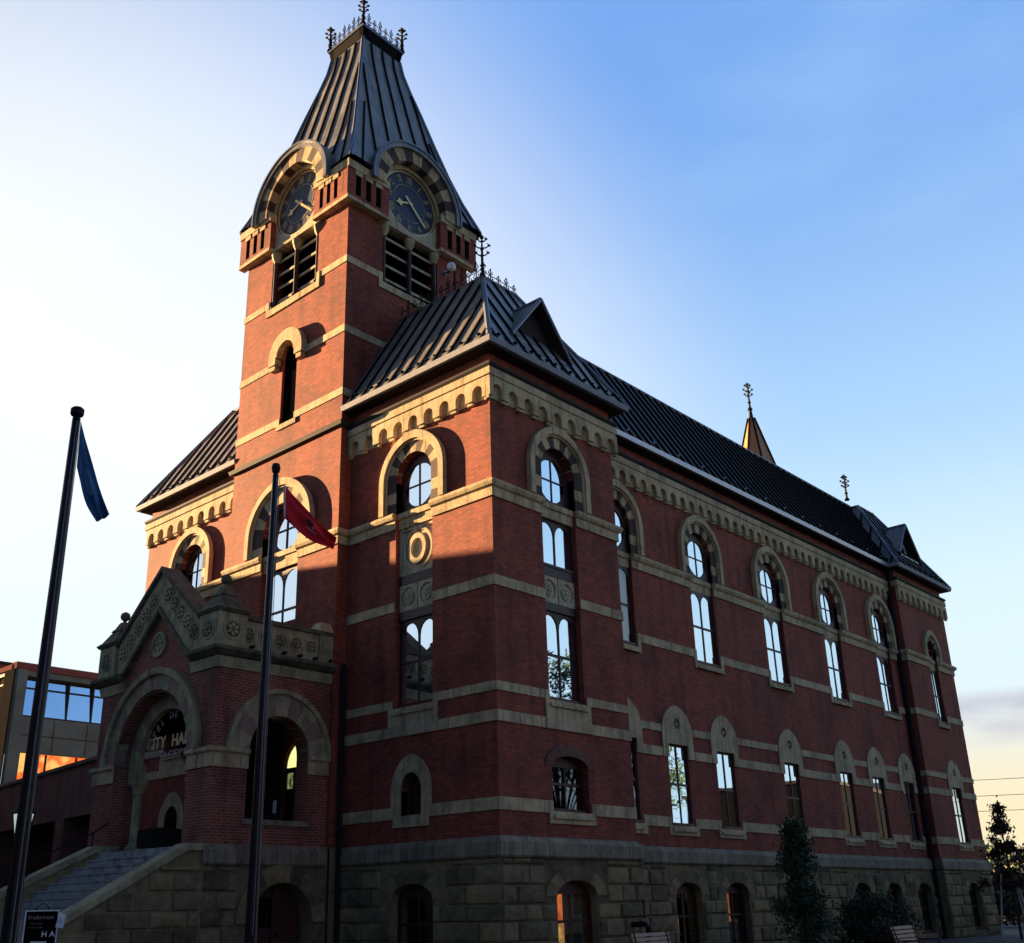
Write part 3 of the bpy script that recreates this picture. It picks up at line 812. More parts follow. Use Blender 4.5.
mb.build('tower_band', HALL)

# --- corbel table, frieze, ledge and gutter
def arcade(fac, u0, u1, n, z0=14.74, zt=15.3, depth=.16):
    mb = MB('sandstone'); w = (u1-u0)/n; r = w*.29
    pts = []
    for i in range(n):
        a = u0+i*w; c = a+w/2
        pts += [(a, z0), (c-r, z0)]+[(c-r*math.cos(PI*k/8), z0+.2+r*1.05*math.sin(PI*k/8)) for k in range(9)]+[(c+r, z0)]
    pts += [(u1, z0), (u1, zt), (u0, zt)]
    fac.prism(mb, pts, 0, depth, 'sandstone')
    fac.box(mb, u0+.01, u1-.01, z0-.01, zt, .004, .02, 'sandstone')
    for i in range(n+1):
        a = u0+i*w; lo, hi = max(u0, a-w*.16), min(u1, a+w*.16)
        fac.box(mb, lo, hi, z0-.09, z0-.003, 0, depth*.7, 'sandstone')
    mb.build('corbel_table', HALL)
arcade(FF, xT1+.02, 0, 9); arcade(FF, L0, xT0-.02, 9)
arcade(FS, -.16, P1+.16, 9); arcade(FW, P1+.02, Q, 39, 14.74); arcade(FP, Q-.1, R1+.16, 9)
mb = MB('sandstone', 'dark_trim', 'brick', 'gutter_metal')
for p in (PL, PR, PW, PF):
    band(mb, p, [(-.02, 15.303), (.13, 15.303), (.13, 15.36), (.17, 15.38), (.17, 15.6), (-.02, 15.6)], 'sandstone')
    band(mb, p, [(-.02, 15.603), (.12, 15.603), (.2, 15.69), (.2, 15.76), (.06, 15.79), (-.02, 15.79)], 'dark_trim')
mb.build('cornice', HALL)
mb = MB('gutter_metal', 'dark_trim')
def eave(p, e=.0, gm='gutter_metal'):
    band(mb, p, [(-.02, 16.13), (.36, 16.15), (.36, 16.18), (-.02, 16.18)], 'dark_trim')
    band(mb, p, [(.1, 16.183), (.46+e, 16.183), (.5+e, 16.34), (.42+e, 16.37), (.1, 16.3)], gm)
eave([(L0, R1), (L0, 0), (xT0, 0)]); eave([(xT1, 0), (0, 0), (0, P1), (WX-.3, P1)]); eave(PW, -.02, 'gutter_blue'); eave([(WX-.3, Q), (FX, Q), (FX, R1), (L0, R1)])
mb.build('gutter', HALL)

# --- main roof
E_ = .44; ZE = 16.33; ZR = 20.45; IN = 2.45
mb = MB('roof_metal', 'seam', 'lead')
def hiproof(x0, x1, y0, y1):
    a, b, c, d = (x0, y0, ZE), (x1, y0, ZE), (x1, y1, ZE), (x0, y1, ZE)
    iny = min(IN, (y1-y0)/2-.3)
    A, B, C_, D = (x0+IN, y0+iny, ZR), (x1-IN, y0+iny, ZR), (x1-IN, y1-iny, ZR), (x0+IN, y1-iny, ZR)
    if y0 < 0:
        roof_face(mb, (xT1, y0, ZE), b, B, (xT1, y0+iny, ZR)); roof_face(mb, a, (xT0, y0, ZE), (xT0, y0+iny, ZR), A)
    else: roof_face(mb, a, b, B, A)
    roof_face(mb, b, c, C_, B); roof_face(mb, c, d, D, C_); roof_face(mb, d, a, A, D)
    mb.add([A, B, C_, D], [(0, 1, 2, 3)], 'lead')
    for p, q in ((a, A), (b, B), (c, C_), (d, D)): hip(mb, p, q, .085)
    for p, q in ((A, B), (B, C_), (C_, D), (D, A)): hip(mb, p, q, .07)
hiproof(L0-E_, E_, -E_, P1+E_)
mb.build('pavilion_roof', HALL)
mb = MB('roof_metal', 'seam', 'lead')
hiproof(L0-E_, FX+E_, Q-E_, R1+E_)
mb.build('pavilion_roof', HALL)
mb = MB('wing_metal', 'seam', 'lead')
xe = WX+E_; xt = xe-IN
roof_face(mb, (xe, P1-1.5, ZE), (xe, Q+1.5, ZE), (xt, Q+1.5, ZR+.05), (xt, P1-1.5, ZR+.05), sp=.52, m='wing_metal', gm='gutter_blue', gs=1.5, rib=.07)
xl = L0-.0
roof_face(mb, (xl, Q+1.5, ZE), (xl, P1-1.5, ZE), (xl+IN, P1-1.5, ZR+.05), (xl+IN, Q+1.5, ZR+.05), sp=.46)
mb.add([(xt, 3, ZR+.05), (xt, Q+2.5, ZR+.05), (xl+IN, Q+2.5, ZR+.05), (xl+IN, 3, ZR+.05)], [(0, 1, 2, 3)], 'lead')
mb.tube([(xt, P1-2, ZR+.07), (xt, Q+2, ZR+.07)], .08, 6, 'lead')
mb.build('wing_roof', HALL)
# roof gablets
def gablet(x_e, yc, zb, h, w, slope_in):
    mb = MB('tower_metal', 'lead', 'dark_trim'); a = (x_e, yc-w, zb); b = (x_e, yc+w, zb); t = (x_e, yc, zb+h)
    back = slope_in
    A = (x_e-.25, yc-w, zb); Bk = (x_e-.25, yc+w, zb); T2 = (x_e-back, yc, zb+h)
    fx = x_e-.35
    mb.add([(fx, yc-w*.82, zb), (fx, yc+w*.82, zb), (fx, yc, zb+h*.82)], [(0, 1, 2)], 'dark_trim')
    for s in (-1, 1):
        e = (x_e, yc+s*w, zb); e2 = (x_e-.9, yc+s*w*1.0, zb)
        mb.add([e, t, T2, e2], [(0, 1, 2, 3)], 'tower_metal')
        mb.add([(x_e, yc+s*w, zb-.1), (x_e, yc, zb+h-.18), (x_e-.9, yc, zb+h-.18), (x_e-.9, yc+s*w, zb-.1)], [(0, 1, 2, 3)], 'dark_trim')
        mb.tube([e, t], .06, 6, 'lead')
    mb.tube([t, T2], .07, 6, 'lead')
    mb.box((fx-.02, yc-w*.8, zb-.1), (x_e-.02, yc+w*.8, zb-.02), 'lead')
    return mb.build('gablet', HALL)
gablet(-.02, 2.45, 17.2, 1.75, 1.4, 2.1)
g = gablet(FX-.05, 31.6, 17.35, 1.75, 1.35, 2.1)
mb = MB('lead'); FP.prism(mb, [(31.05, 17.45), (32.15, 17.45), (31.6, 18.5)], -.42, -.36, 'lead', holes=[circ(31.6, 17.8, .16, 12)], hd=-.42); mb.build('louvre', g)

def finial(x, y, z, h, name='finial', parent=HALL, r=.03):
    mb = MB('iron')
    mb.tube([(x, y, z), (x, y, z+h*.6), (x, y, z+h*.97)], [r*1.3, r, r*.5], 6)
    mb.lathe((x, y, z+h*.28), [(.01, -r*2), (r*2.2, 0), (.01, r*2)], 8); mb.lathe((x, y, z), [(r*3, 0), (r*2, h*.08), (.01, h*.12)], 8)
    for zz, rr in ((.52, .17), (.7, .2), (.86, .12)):
        for k in range(4):
            a = PI/4+k*PI/2; R = rr*h*.75
            c, s = math.cos(a), math.sin(a)
            mb.tube([(x, y, z+h*zz), (x+c*R*.6, y+s*R*.6, z+h*(zz+.015)), (x+c*R, y+s*R, z+h*(zz+.07)), (x+c*R*.75, y+s*R*.75, z+h*(zz+.12))], [r*.7, r*.6, r*.55, r*.4], 5)
            mb.lathe((x+c*R, y+s*R, z+h*(zz+.07)), [(.005, -r*1.3), (r*1.5, 0), (.005, r*1.3)], 6)
    mb.lathe((x, y, z+h*.96), [(.01, -r*2), (r*2, 0), (.01, r*3)], 6)
    return mb.build(name, parent)
def cresting(p, q, h=.55, sp=.32, parent=HALL):
    mb = MB('iron'); p = Vector(p); q = Vector(q); L = (q-p).length; t = (q-p)/L; n = int(L/sp)
    mb.tube([p+Vector((0, 0, .08)), q+Vector((0, 0, .08))], .018, 5); mb.tube([p+Vector((0, 0, h*.5)), q+Vector((0, 0, h*.5))], .014, 5)
    for i in range(n+1):
        c = p+t*(L*i/n); hh = h*(1 if i % 2 else .78)
        mb.tube([c, c+Vector((0, 0, hh))], [.024, .016], 5)
        for s in (-1, 1):
            mb.tube([c+Vector((0, 0, hh*.55)), c+t*s*sp*.3+Vector((0, 0, hh*.72)), c+t*s*sp*.16+Vector((0, 0, hh*.9))], [.022, .02, .014], 5)
            mb.tube([c+Vector((0, 0, hh*.15)), c+t*s*sp*.38+Vector((0, 0, hh*.28)), c+t*s*sp*.2+Vector((0, 0, hh*.45))], [.02, .018, .014], 5)
        mb.lathe(c+Vector((0, 0, hh)), [(.004, -.04), (.035, 0), (.004, .05)], 6)
    return mb.build('cresting', parent)
xp = E_-IN; yp = -E_+IN
finial(xp, yp, ZR, 1.55, r=.04)
cresting((xT1, yp+.05, ZR), (xp, yp+.05, ZR), .7); cresting((xp, yp, ZR), (xp, P1+E_-IN, ZR), .45)
finial(FX+E_-IN, Q-E_+IN-1.2, ZR, 1.35, r=.045)

# ventilator spire on the deck
mb = MB('copper', 'lead', 'iron')
c = Vector((-5.4, 25.6, 20.4)); n = 8
base = [(1.0, 0), (1.0, 1.0), (1.12, 1.05), (1.0, 1.15)]
mb.lathe(c, [(.95, 0), (.95, .9), (1.15, 1.0), (1.02, 1.12), (.17, 4.1), (.01, 4.2)], 8, 'copper')
for k in range(8):
    a = 2*PI*k/8; mb.tube([c+Vector((1.03*math.cos(a), 1.03*math.sin(a), 1.12)), c+Vector((.18*math.cos(a), .18*math.sin(a), 4.1))], .05, 5, 'seam')
mb.tube([c+Vector((0, 0, 4.1)), c+Vector((0, 0, 4.9))], [.12, .04], 6, 'iron')
o = mb.build('ventilator', HALL); finial(c.x, c.y, c.z+4.6, 1.5, parent=o, r=.045)

# --- tower head
def louvre(fac, c):
    mb = MB('sandstone', 'dark_room', 'window_frame', 'pale_stone')
    fac.box(mb, c-1.3, c+1.3, 21.6, 24.15, -.75, -.7, 'dark_room')
    for k in range(4):
        z = 21.95+k*.56
        mb.hexa([fac.P(c-1.3, z-.02, -.2), fac.P(c+1.3, z-.02, -.2), fac.P(c+1.3, z+.02, -.2), fac.P(c-1.3, z+.02, -.2), fac.P(c-1.3, z+.34, -.62), fac.P(c+1.3, z+.34, -.62), fac.P(c+1.3, z+.38, -.62), fac.P(c-1.3, z+.38, -.62)], 'dark_trim')
        fac.box(mb, c-1.3, c+1.3, z-.045, z+.05, -.2, -.16, 'pale_stone')
    L = mb.build('louvre', HALL)
    for u in (c-1.22, c, c+1.22):
        mb = MB('window_frame', 'sandstone')
        q = fac.P(u, 0, -.08)
        rr = .085
        mb.lathe((q.x, q.y, 21.62), [(.15, 0), (.15, .1), (rr, .18), (rr, 1.95)], 12, 'window_frame')
        mb.lathe((q.x, q.y, 23.57), [(rr, 0), (.11, .06), (.17, .2), (.2, .34), (.2, .4)], 12, 'sandstone')
        mb.build('colonnette', HALL)
def clock(fac, c, proj=.34):
    zc = 25.58; rd = 1.24
    # stone field with the round recess
    mb = MB('pale_stone', 'sandstone')
    out = [(c-1.46, 24.0), (c+1.46, 24.0), (c+1.46, zc)]+[(c+1.46*math.cos(PI*k/16), zc+1.46*math.sin(PI*k/16)) for k in range(1, 16)]+[(c-1.46, zc)]
    fac.prism(mb, out, -.3, .02, 'pale_stone', holes=[circ(c, zc, rd+.05, 36)], hd=-.12, hside='sandstone')
    fac.box(mb, c-1.46, c+1.46, 24.0, 24.1, .02, .1, 'pale_stone')
    mb.build('clock_surround', HALL)
    # arched hood over the clock, striped stone under a metal barrel
    mb = MB('sandstone', 'dark_voussoir', 'tower_metal', 'lead')
    fac.ring(mb, c, zc, 1.46, 1.95, -.08, PI+.08, 13, -.5, proj, lambda i: 'sandstone' if i % 2 == 0 else 'dark_voussoir', sub=3)
    fac.ring(mb, c, zc, 1.955, 2.12, -.1, PI+.1, 16, -2.6, proj+.1, 'tower_metal', sub=2)
    fac.ring(mb, c, zc, 2.123, 2.19, -.1, PI+.1, 16, proj-.12, proj+.14, 'lead', sub=2)
    mb.build('clock_hood', HALL)
    mb = MB('dial_blue', 'hand_gold')
    d = -.1
    fac.prism(mb, circ(c, zc, rd, 48), d-.04, d, 'dial_blue')
    fac.prism(mb, circ(c, zc, rd+.045, 48), d, d+.05, 'hand_gold', holes=[circ(c, zc, rd-.02, 48)])
    fac.prism(mb, circ(c, zc, rd*.62, 40), d, d+.012, 'dial_gold', holes=[circ(c, zc, rd*.6, 40)])
    num = ['XII', 'I', 'II', 'III', 'IIII', 'V', 'VI', 'VII', 'VIII', 'IX', 'X', 'XI']
    for k in range(12):
        a = PI/2-k*PI/6; s = num[k]; wd = {'I': .05, 'V': .11, 'X': .12}
        tot = sum(wd[ch]+.02 for ch in s); x = -tot/2
        ur = Vector((math.cos(a), math.sin(a))); ut = Vector((math.sin(a), -math.cos(a)))
        def q(t, r): p = Vector((c, zc))+ut*t+ur*(rd*r); return (p.x, p.y)
        for ch in s:
            w = wd[ch]; lo, hi = .68, .92; b = .022
            if ch == 'I': segs = [(x+w/2, lo, x+w/2, hi)]
            elif ch == 'V': segs = [(x+w/2, lo, x, hi), (x+w/2, lo, x+w, hi)]
            else: segs = [(x, lo, x+w, hi), (x+w, lo, x, hi)]
            for (t0, r0, t1, r1) in segs:
                fac.prism(mb, [q(t0-b, r0), q(t0+b, r0), q(t1+b, r1), q(t1-b, r1)], d, d+.02, 'dial_gold')
            x += w+.02
    D = mb.build('clock_dial', HALL)
    for ang, ln, wd_, dz, nm in ((133, 1.08, .05, .07, 'minute_hand'), (250, .72, .075, .045, 'hour_hand')):
        mb = MB('hand_gold'); a = math.radians(90-ang)
        ur = Vector((math.cos(a), math.sin(a))); ut = Vector((math.sin(a), -math.cos(a)))
        def q(t, r): p = Vector((c, zc))+ut*t+ur*r; return (p.x, p.y)
        if nm == 'hour_hand': pts = [q(-wd_*.5, -.15), q(wd_*.5, -.15), q(wd_*.5, ln*.55), q(wd_*2.1, ln*.68), q(wd_*.8, ln*.8), q(0, ln), q(-wd_*.8, ln*.8), q(-wd_*2.1, ln*.68), q(-wd_*.5, ln*.55)]
        else: pts = [q(-wd_, -.3), q(wd_, -.3), q(wd_*.8, ln*.9), q(0, ln), q(-wd_*.8, ln*.9)]
        fac.prism(mb, pts, d+dz-.012, d+dz, 'hand_gold', back=True)
        mb.build(nm, D)
for fac, c in ((FT, TC), (FR, TYC)): louvre(fac, c); clock(fac, c)
# back faces of the tower get the same arched hoods
mb = MB('sandstone', 'tower_metal')
for fac, c in ((Fac((0, yT1, 0), (1, 0, 0), (0, 1, 0)), TC), (Fac((xT0, 0, 0), (0, 1, 0), (-1, 0, 0)), TYC)):
    fac.ring(mb, c, 25.58, 1.46, 1.95, -.08, PI+.08, 13, -.5, .34, 'sandstone', sub=2); fac.ring(mb, c, 25.58, 1.955, 2.12, -.1, PI+.1, 16, -2.6, .44, 'tower_metal', sub=2)
    fac.prism(mb, circ(c, 25.58, 1.46, 24), -.3, .0, 'sandstone')
mb.build('clock_hood', HALL)
# corner machicolations
def corner_box(fac, u0, u1, d1):
    mb = MB('brick', 'sandstone', 'dark_room'); w = (u1-u0)
    fac.box(mb, u0, u1, 24.03, 24.17, 0, d1, 'sandstone')
    slots = [rect(u0+w*(.2+.24*k)-.0, u0+w*(.2+.24*k)+w*.12, 24.32, 25.12) for k in range(3)]
    fac.prism(mb, rect(u0, u1, 24.173, 25.3), 0, d1-.03, 'brick', holes=slots, hd=.02, hside='dark_trim')  # slot sides coloured dark to paint in the shade of the recess
    fac.box(mb, u0, u1, 24.35, 25.2, .003, .02, 'dark_room')
    fac.box(mb, u0, u1, 25.303, 25.62, 0, d1+.02, 'sandstone')
    for k in range(3):
        s = slots[k]; m0, m1 = s[0][0], s[1][0]
        fac.prism(mb, [(m0-.05, 25.12), (m1+.05, 25.12), (m1+.05, 25.3), (m0-.05, 25.3)], d1-.03, d1, 'sandstone')
    return mb
cw = 1.62; pr = .27
for fac, u0, u1 in ((FT, xT0-pr, xT0+cw), (FT, xT1-cw, xT1), (FR, yT0-pr, yT0+cw), (FR, yT1-cw, yT1+pr)):
    corner_box(fac, u0, u1, pr).build('corner_corbel', HALL)
# slit window
mb = MB('sandstone', 'dark_room')
FT.ring(mb, TC, 19.33, .46, .92, 0, PI, 7, -.3, .24, 'sandstone', sub=3)
for s in (-1, 1):
    a, b = sorted((TC+s*.52, TC+s*.92)); FT.box(mb, a, b, 19.08, 19.327, -.1, .24, 'sandstone'); FT.box(mb, TC+s*.72-.13, TC+s*.72+.13, 18.9, 19.077, -.02, .2, 'sandstone')
FT.prism(mb, arch(TC, .79, 16.82, 19.35, .445, 10), -.16, -.1, 'dark_room')  # black sheet set forward to paint the shade inside the slit
FT.box(mb, TC-.52, TC+.52, 16.62, 16.8, -.3, .05, 'sandstone')
mb.build('slit_window', HALL)
# tower tall window over the porch
hood(FT, TC, .95, 12.95, 12.31, 1.72, dk='dark_voussoir', proj=.2)
mb = MB('window_frame')
FT.prism(mb, arch(TC, 1.88, 12.31, 12.95, .94, 16), -.28, -.22, 0, holes=[circ(TC, 13.08, .74, 28, .68)], back=True)
FT.box(mb, TC-.018, TC+.018, 12.4, 13.76, -.26, -.225); FT.box(mb, TC-.74, TC+.74, 13.06, 13.1, -.261, -.224)
f = mb.build('window', HALL); pb = MB('glass'); FT.prism(pb, circ(TC, 13.08, .76, 28, .7), -.265, -.26, 0, sides=False); pb.build('pane', f)
transom(FT, TC, 1.9, 11.75)
sash(FT, TC, 1.9, 9.0, 11.75, cur='sides')

# tower roof: concave pyramid with standing seams
prof = [(3.22, 25.72), (2.72, 27.1), (2.36, 28.3), (1.98, 29.75), (1.62, 31.2), (1.28, 32.5), (1.08, 33.35), (.98, 34.05)]
mb = MB('tower_metal', 'seam', 'lead')
def tower_roof():
    cx, cy = TC, TYC+.1
    for side in range(4):
        ca, sa = math.cos(side*PI/2), math.sin(side*PI/2)
        def W_(x, y, z): return Vector((cx+x*ca-y*sa, cy+x*sa+y*ca, z))
        def half(z):
            for i in range(len(prof)-1):
                if prof[i][1] <= z <= prof[i+1][1]: t = (z-prof[i][1])/(prof[i+1][1]-prof[i][1]); return prof[i][0]+(prof[i+1][0]-prof[i][0])*t
            return prof[-1][0]
        RC = 2.03; zz_ = [25.72+(25.58+RC-25.72)*k/26 for k in range(27)]+[prof[2][1]]
        off = .1*(-1 if side in (0,) else (1 if side == 2 else 0))
        xo = 0.0 if side % 2 == 0 else (-.1 if side == 1 else .1)
        def cutx(z): return math.sqrt(max(0, RC*RC-(z-25.58)**2))
        for k in range(len(zz_)-1):
            za, zb = zz_[k], zz_[k+1]; ha, hb = half(za), half(zb); ca_, cb_ = cutx(za), cutx(zb)
            mb.add([W_(-ha, -ha, za), W_(xo-ca_, -ha, za), W_(xo-cb_, -hb, zb), W_(-hb, -hb, zb)], [(0, 1, 2, 3)], 'tower_metal')
            mb.add([W_(xo+ca_, -ha, za), W_(ha, -ha, za), W_(hb, -hb, zb), W_(xo+cb_, -hb, zb)], [(0, 1, 2, 3)], 'tower_metal')
        for i in range(2, len(prof)-1):
            h0, z0 = prof[i]; h1, z1 = prof[i+1]
            mb.add([W_(-h0, -h0, z0), W_(h0, -h0, z0), W_(h1, -h1, z1), W_(-h1, -h1, z1)], [(0, 1, 2, 3)], 'tower_metal')
        # seams stay parallel-ish: fanning gently towards the neck
        for k in range(-2, 3):
            for kk in (k*1.5,):
                pts = []
                for z in [25.75+.25*q for q in range(34)]:
                    h = half(z)
                    x = kk*.62*(.45+.55*h/3.22)
                    if z < 25.58+RC and abs(x-xo) < cutx(z)+.03: continue
                    if abs(x) < h-.04: pts.append(W_(x, -h-.03, z))
                if len(pts) > 1: mb.tube(pts, .042, 5, 'seam')
        for s in (-1, 1):
            for x0 in (.84, ):
                pts = [W_(s*h*x0, -h-.03, z) for h, z in prof[:4]]; mb.tube(pts, .035, 5, 'seam')
        mb.tube([W_(-h, -h, z) for h, z in prof], .075, 6, 'lead')
        # neck frieze and top moulding
        mb.hexa([W_(-1.0, -1.0, 34.06), W_(1.0, -1.0, 34.06), W_(1.0, -.8, 34.06), W_(-1.0, -.8, 34.06), W_(-1.06, -1.06, 34.5), W_(1.06, -1.06, 34.5), W_(1.06, -.8, 34.5), W_(-1.06, -.8, 34.5)], 'seam')
    mb.box((cx-1.1, cy-1.1, 34.503), (cx+1.1, cy+1.1, 34.62), 'lead')
    # eave slab
    for side in range(4):
        ca, sa = math.cos(side*PI/2), math.sin(side*PI/2)
        def W2(x, y, z): return Vector((cx+x*ca-y*sa, cy+x*sa+y*ca, z))
        for a, b in ((-3.24, -2.13), (2.13, 3.24)):
            mb.hexa([W2(a, -3.24, 25.625), W2(b, -3.24, 25.625), W2(b, -2.6, 25.625), W2(a, -2.6, 25.625), W2(a, -3.24, 25.8), W2(b, -3.24, 25.8), W2(b, -2.6, 25.8), W2(a, -2.6, 25.8)], 'seam')
    return cx, cy
cx, cy = tower_roof()
mb.build('tower_roof', HALL)
zt = 34.62; hh = 1.04
for a, b in (((-1, -1), (1, -1)), ((1, -1), (1, 1)), ((1, 1), (-1, 1)), ((-1, 1), (-1, -1))):
    cresting((cx+a[0]*hh, cy+a[1]*hh, zt), (cx+b[0]*hh, cy+b[1]*hh, zt), .72, .26)
for a in ((-1, -1), (1, -1), (1, 1), (-1, 1)): finial(cx+a[0]*hh, cy+a[1]*hh, zt, 1.22, r=.045)

# --- downpipes
def pipe(pts, r=.07, m='iron', name='downpipe'):
    mb = MB(m); mb.tube(pts, r, 8)
    for i in range(len(pts)-1):
        p, q = Vector(pts[i]), Vector(pts[i+1]); L = (q-p).length
        if L > 3:
            for k in range(1, int(L/2.2)): c = p+(q-p)*(k*2.2/L); mb.lathe((c.x, c.y, c.z-.05), [(r*1.35, 0), (r*1.35, .1)], 8)
    return mb.build(name, HALL)
pipe([(WX+.3, Q-.12, 16.1), (WX+.12, Q-.12, 15.1), (WX+.12, Q-.12, 0)], .11)
pipe([(xT1-.12+.25, -.17, 8.2), (xT1+.13, -.17, 7.4), (xT1+.13, -.17, .1)], .07)
pipe([(WX+.5, P1+.16, 2.45), (WX+.5, P1+.16, 2.3), (WX+.5, P1+.16, .0)], .09)
pipe([(.14, 4.9, 1.12), (.55, 4.9, 1.12), (.62, 4.9, 1.05), (.62, 4.9, .0)], .07, name='vent_pipe')

# --- floodlight on the front roof
mb = MB('white_paint', 'iron')
px, py, pz = -3.35, 1.95, 21.35
mb.tube([(px, py+.15, 20.4), (px, py+.15, 21.3), (px, py, 21.4)], .035, 6, 'iron'); mb.lathe((px, py, 21.28), [(.05, 0), (.12, .05), (.15, .16), (.12, .26), (.04, .31)], 12, 'white_paint')
mb.tube([(px-.42, py+.1, 21.42), (px, py+.15, 21.38)], .025, 6, 'iron'); mb.lathe((px-.45, py+.1, 21.36), [(.05, 0), (.1, .06), (.07, .16)], 10, 'lead')
mb.build('floodlight', HALL)

# ------------------------------------------------------------------ porch (part of the hall)
px0, px1, py0, py1 = -12.0, -6.0, -4.15, yT0
GF = Fac((0, py0, 0), (1, 0, 0), (0, -1, 0)); GR = Fac((px1, 0, 0), (0, 1, 0), (1, 0, 0)); GL = Fac((px0, 0, 0), (0, 1, 0), (-1, 0, 0))
pc = (px0+px1)/2; syc = -2.1; SPR = 5.57; PZ = 3.18; PT_ = 7.7
mb = MB('porch_brick', 'sandstone')
gab = [(px0, PZ), (px1, PZ), (px1, 8.15), (pc+1.75, 8.15), (pc, 9.8), (pc-1.75, 8.15), (px0, 8.15)]
GF.prism(mb, gab, -.7, 0, 'porch_brick', holes=[arch(pc, 3.74, PZ+.01, SPR, 1.8, 20)], back=True)
for fac in (GR, GL):
    fac.prism(mb, rect(py0+.7, py1, PZ, 8.15), -.5, 0, 'porch_brick', holes=[arch(syc, 1.94, 3.82, SPR, .97, 18)], back=True, sides=False)
mb.box((px0+.05, py0+.05, 8.1), (px1-.05, py1, 8.2), 'sandstone')
mb.build('porch_wall', HALL)
mb = MB('dark_trim'); mb.box((px0+.5, py0+.7, 7.55), (px1-.5, py1, 8.05)); mb.build('porch_ceiling', HALL)
mb = MB('matte_dark')  # dark panels added over the inner walls to paint the porch's shade
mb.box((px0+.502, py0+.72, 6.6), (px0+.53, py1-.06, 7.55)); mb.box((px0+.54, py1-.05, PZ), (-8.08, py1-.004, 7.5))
mb.build('porch_shade_panel', HALL)
mb = MB('step_stone'); mb.box((px0+.0, py0, 2.95), (px1, py1, PZ-.002)); mb.build('porch_floor', HALL)
# porch arches: striped rings and hood moulds
mb = MB('green_sandstone', 'pink_voussoir', 'pale_stone')
cyc = ['pink_voussoir', 'green_sandstone']
GF.ring(mb, pc, SPR, 1.86, 2.28, 0, PI, 13, -.3, .06, lambda i: cyc[i % 2], sub=3)
GF.ring(mb, pc, SPR, 2.28, 2.46, 0, PI, 18, -.02, .16, 'green_sandstone', sub=2)
GF.ring(mb, pc, SPR, 1.40, 1.85, 0, PI, 13, -.60, -.42, lambda i: cyc[(i+1) % 2], sub=3)
for s in (-1, 1):
    a, b = sorted((pc+s*1.40, pc+s*1.85)); GF.box(mb, a, b, 5.05, SPR, -.72, -.42, 'green_sandstone')
mb.build('porch_arch', HALL)
for fac in (GR, GL):
    mb = MB('green_sandstone', 'pink_voussoir')
    fac.ring(mb, syc, SPR, .97, 1.55, 0, PI, 9, -.4, .06, lambda i: cyc[(i+1) % 2] if i % 4 else 'green_sandstone', sub=3)
    fac.ring(mb, syc, SPR, 1.55, 1.68, 0, PI, 14, -.02, .13, 'green_sandstone', sub=2)
    mb.build('porch_arch', HALL)
    mb = MB('capping', 'green_sandstone'); fac.box(mb, syc-.97, syc+.97, PZ, 3.7, -.45, -.08, 'green_sandstone'); fac.box(mb, syc-1.05, syc+1.05, 3.703, 3.84, -.5, .08, 'capping'); mb.build('porch_sill', HALL)
# imposts
ip = [(-.02, 5.08), (.05, 5.08), (.05, 5.42), (.13, 5.47), (.13, SPR-.002), (-.02, SPR-.002)]
def imp(path): mb = MB('sandstone'); band(mb, path, ip); mb.build('impost', HALL)
imp([(pc+1.9, py0+.5), (pc+1.87, py0), (px1, py0), (px1, syc-.97)][1:]); imp([(px1, syc+.97), (px1, py1)])
imp([(px0, syc-.97), (px0, py0), (pc-1.87, py0)]); imp([(px0, py1), (px0, syc+.97)])
for s in (-1, 1):
    mb = MB('green_sandstone', 'porch_brick')
    x = pc+s*1.58; y = py0+.62
    mb.lathe((x, y, PZ), [(.24, 0), (.24, .14), (.17, .24), (.13, .3), (.12, 1.55)], 16, 'green_sandstone')
    mb.lathe((x, y, PZ+1.55), [(.12, 0), (.16, .06), (.14, .1), (.2, .22), (.27, .32), (.27, .4)], 16, 'green_sandstone')
    mb.build('colonnette', HALL)
# gable band, parapets, piers
mb = MB('green_sandstone', 'moss_stone')
sl_ = 1.0
out = [(pc+2.12, 8.12), (pc+2.12, 9.06), (pc, 10.86), (pc-2.12, 9.06), (pc-2.12, 8.12), (pc-1.72, 8.12), (pc, 9.78), (pc+1.72, 8.12)]
GF.prism(mb, out, -.35, .1, 'green_sandstone', back=True)
for s in (-1, 1):
    for (za, t0, t1) in ((0, .0, .0),):
        GF.prism(mb, [(pc+s*2.2, 9.0), (pc+s*2.2, 9.16), (pc, 11.0), (pc, 10.85)], -.42, .2, 'moss_stone', back=True)
        GF.prism(mb, [(pc+s*1.62, 8.12), (pc+s*1.78, 8.12), (pc, 9.82), (pc, 9.66)], -.1, .17, 'moss_stone', back=True)
def rosette(fac, mb, u, z, r, d, m='moss_stone', m2='green_sandstone'):
    fac.prism(mb, circ(u, z, r, 20), d-.01, d+.03, m2, holes=[circ(u, z, r*.8, 20)], hd=d)
    fac.prism(mb, circ(u, z, r*.8, 20), d, d+.006, m)
    for k in range(6):
        a = PI/2+k*PI/3; fac.prism(mb, [(u+r*.12*math.cos(a), z+r*.12*math.sin(a)), (u+r*.45*math.cos(a-.4), z+r*.45*math.sin(a-.4)), (u+r*.74*math.cos(a), z+r*.74*math.sin(a)), (u+r*.45*math.cos(a+.4), z+r*.45*math.sin(a+.4))], d, d+.045, m2)
for s in (-1, 1):
    for k in range(5):
        t = .12+k*.2; u = pc+s*(.2+t*1.82); z = 10.28-(t*1.82)*.90
        rosette(GF, mb, u, z-.02, .25, .1)
mb.build('gable_band', HALL)
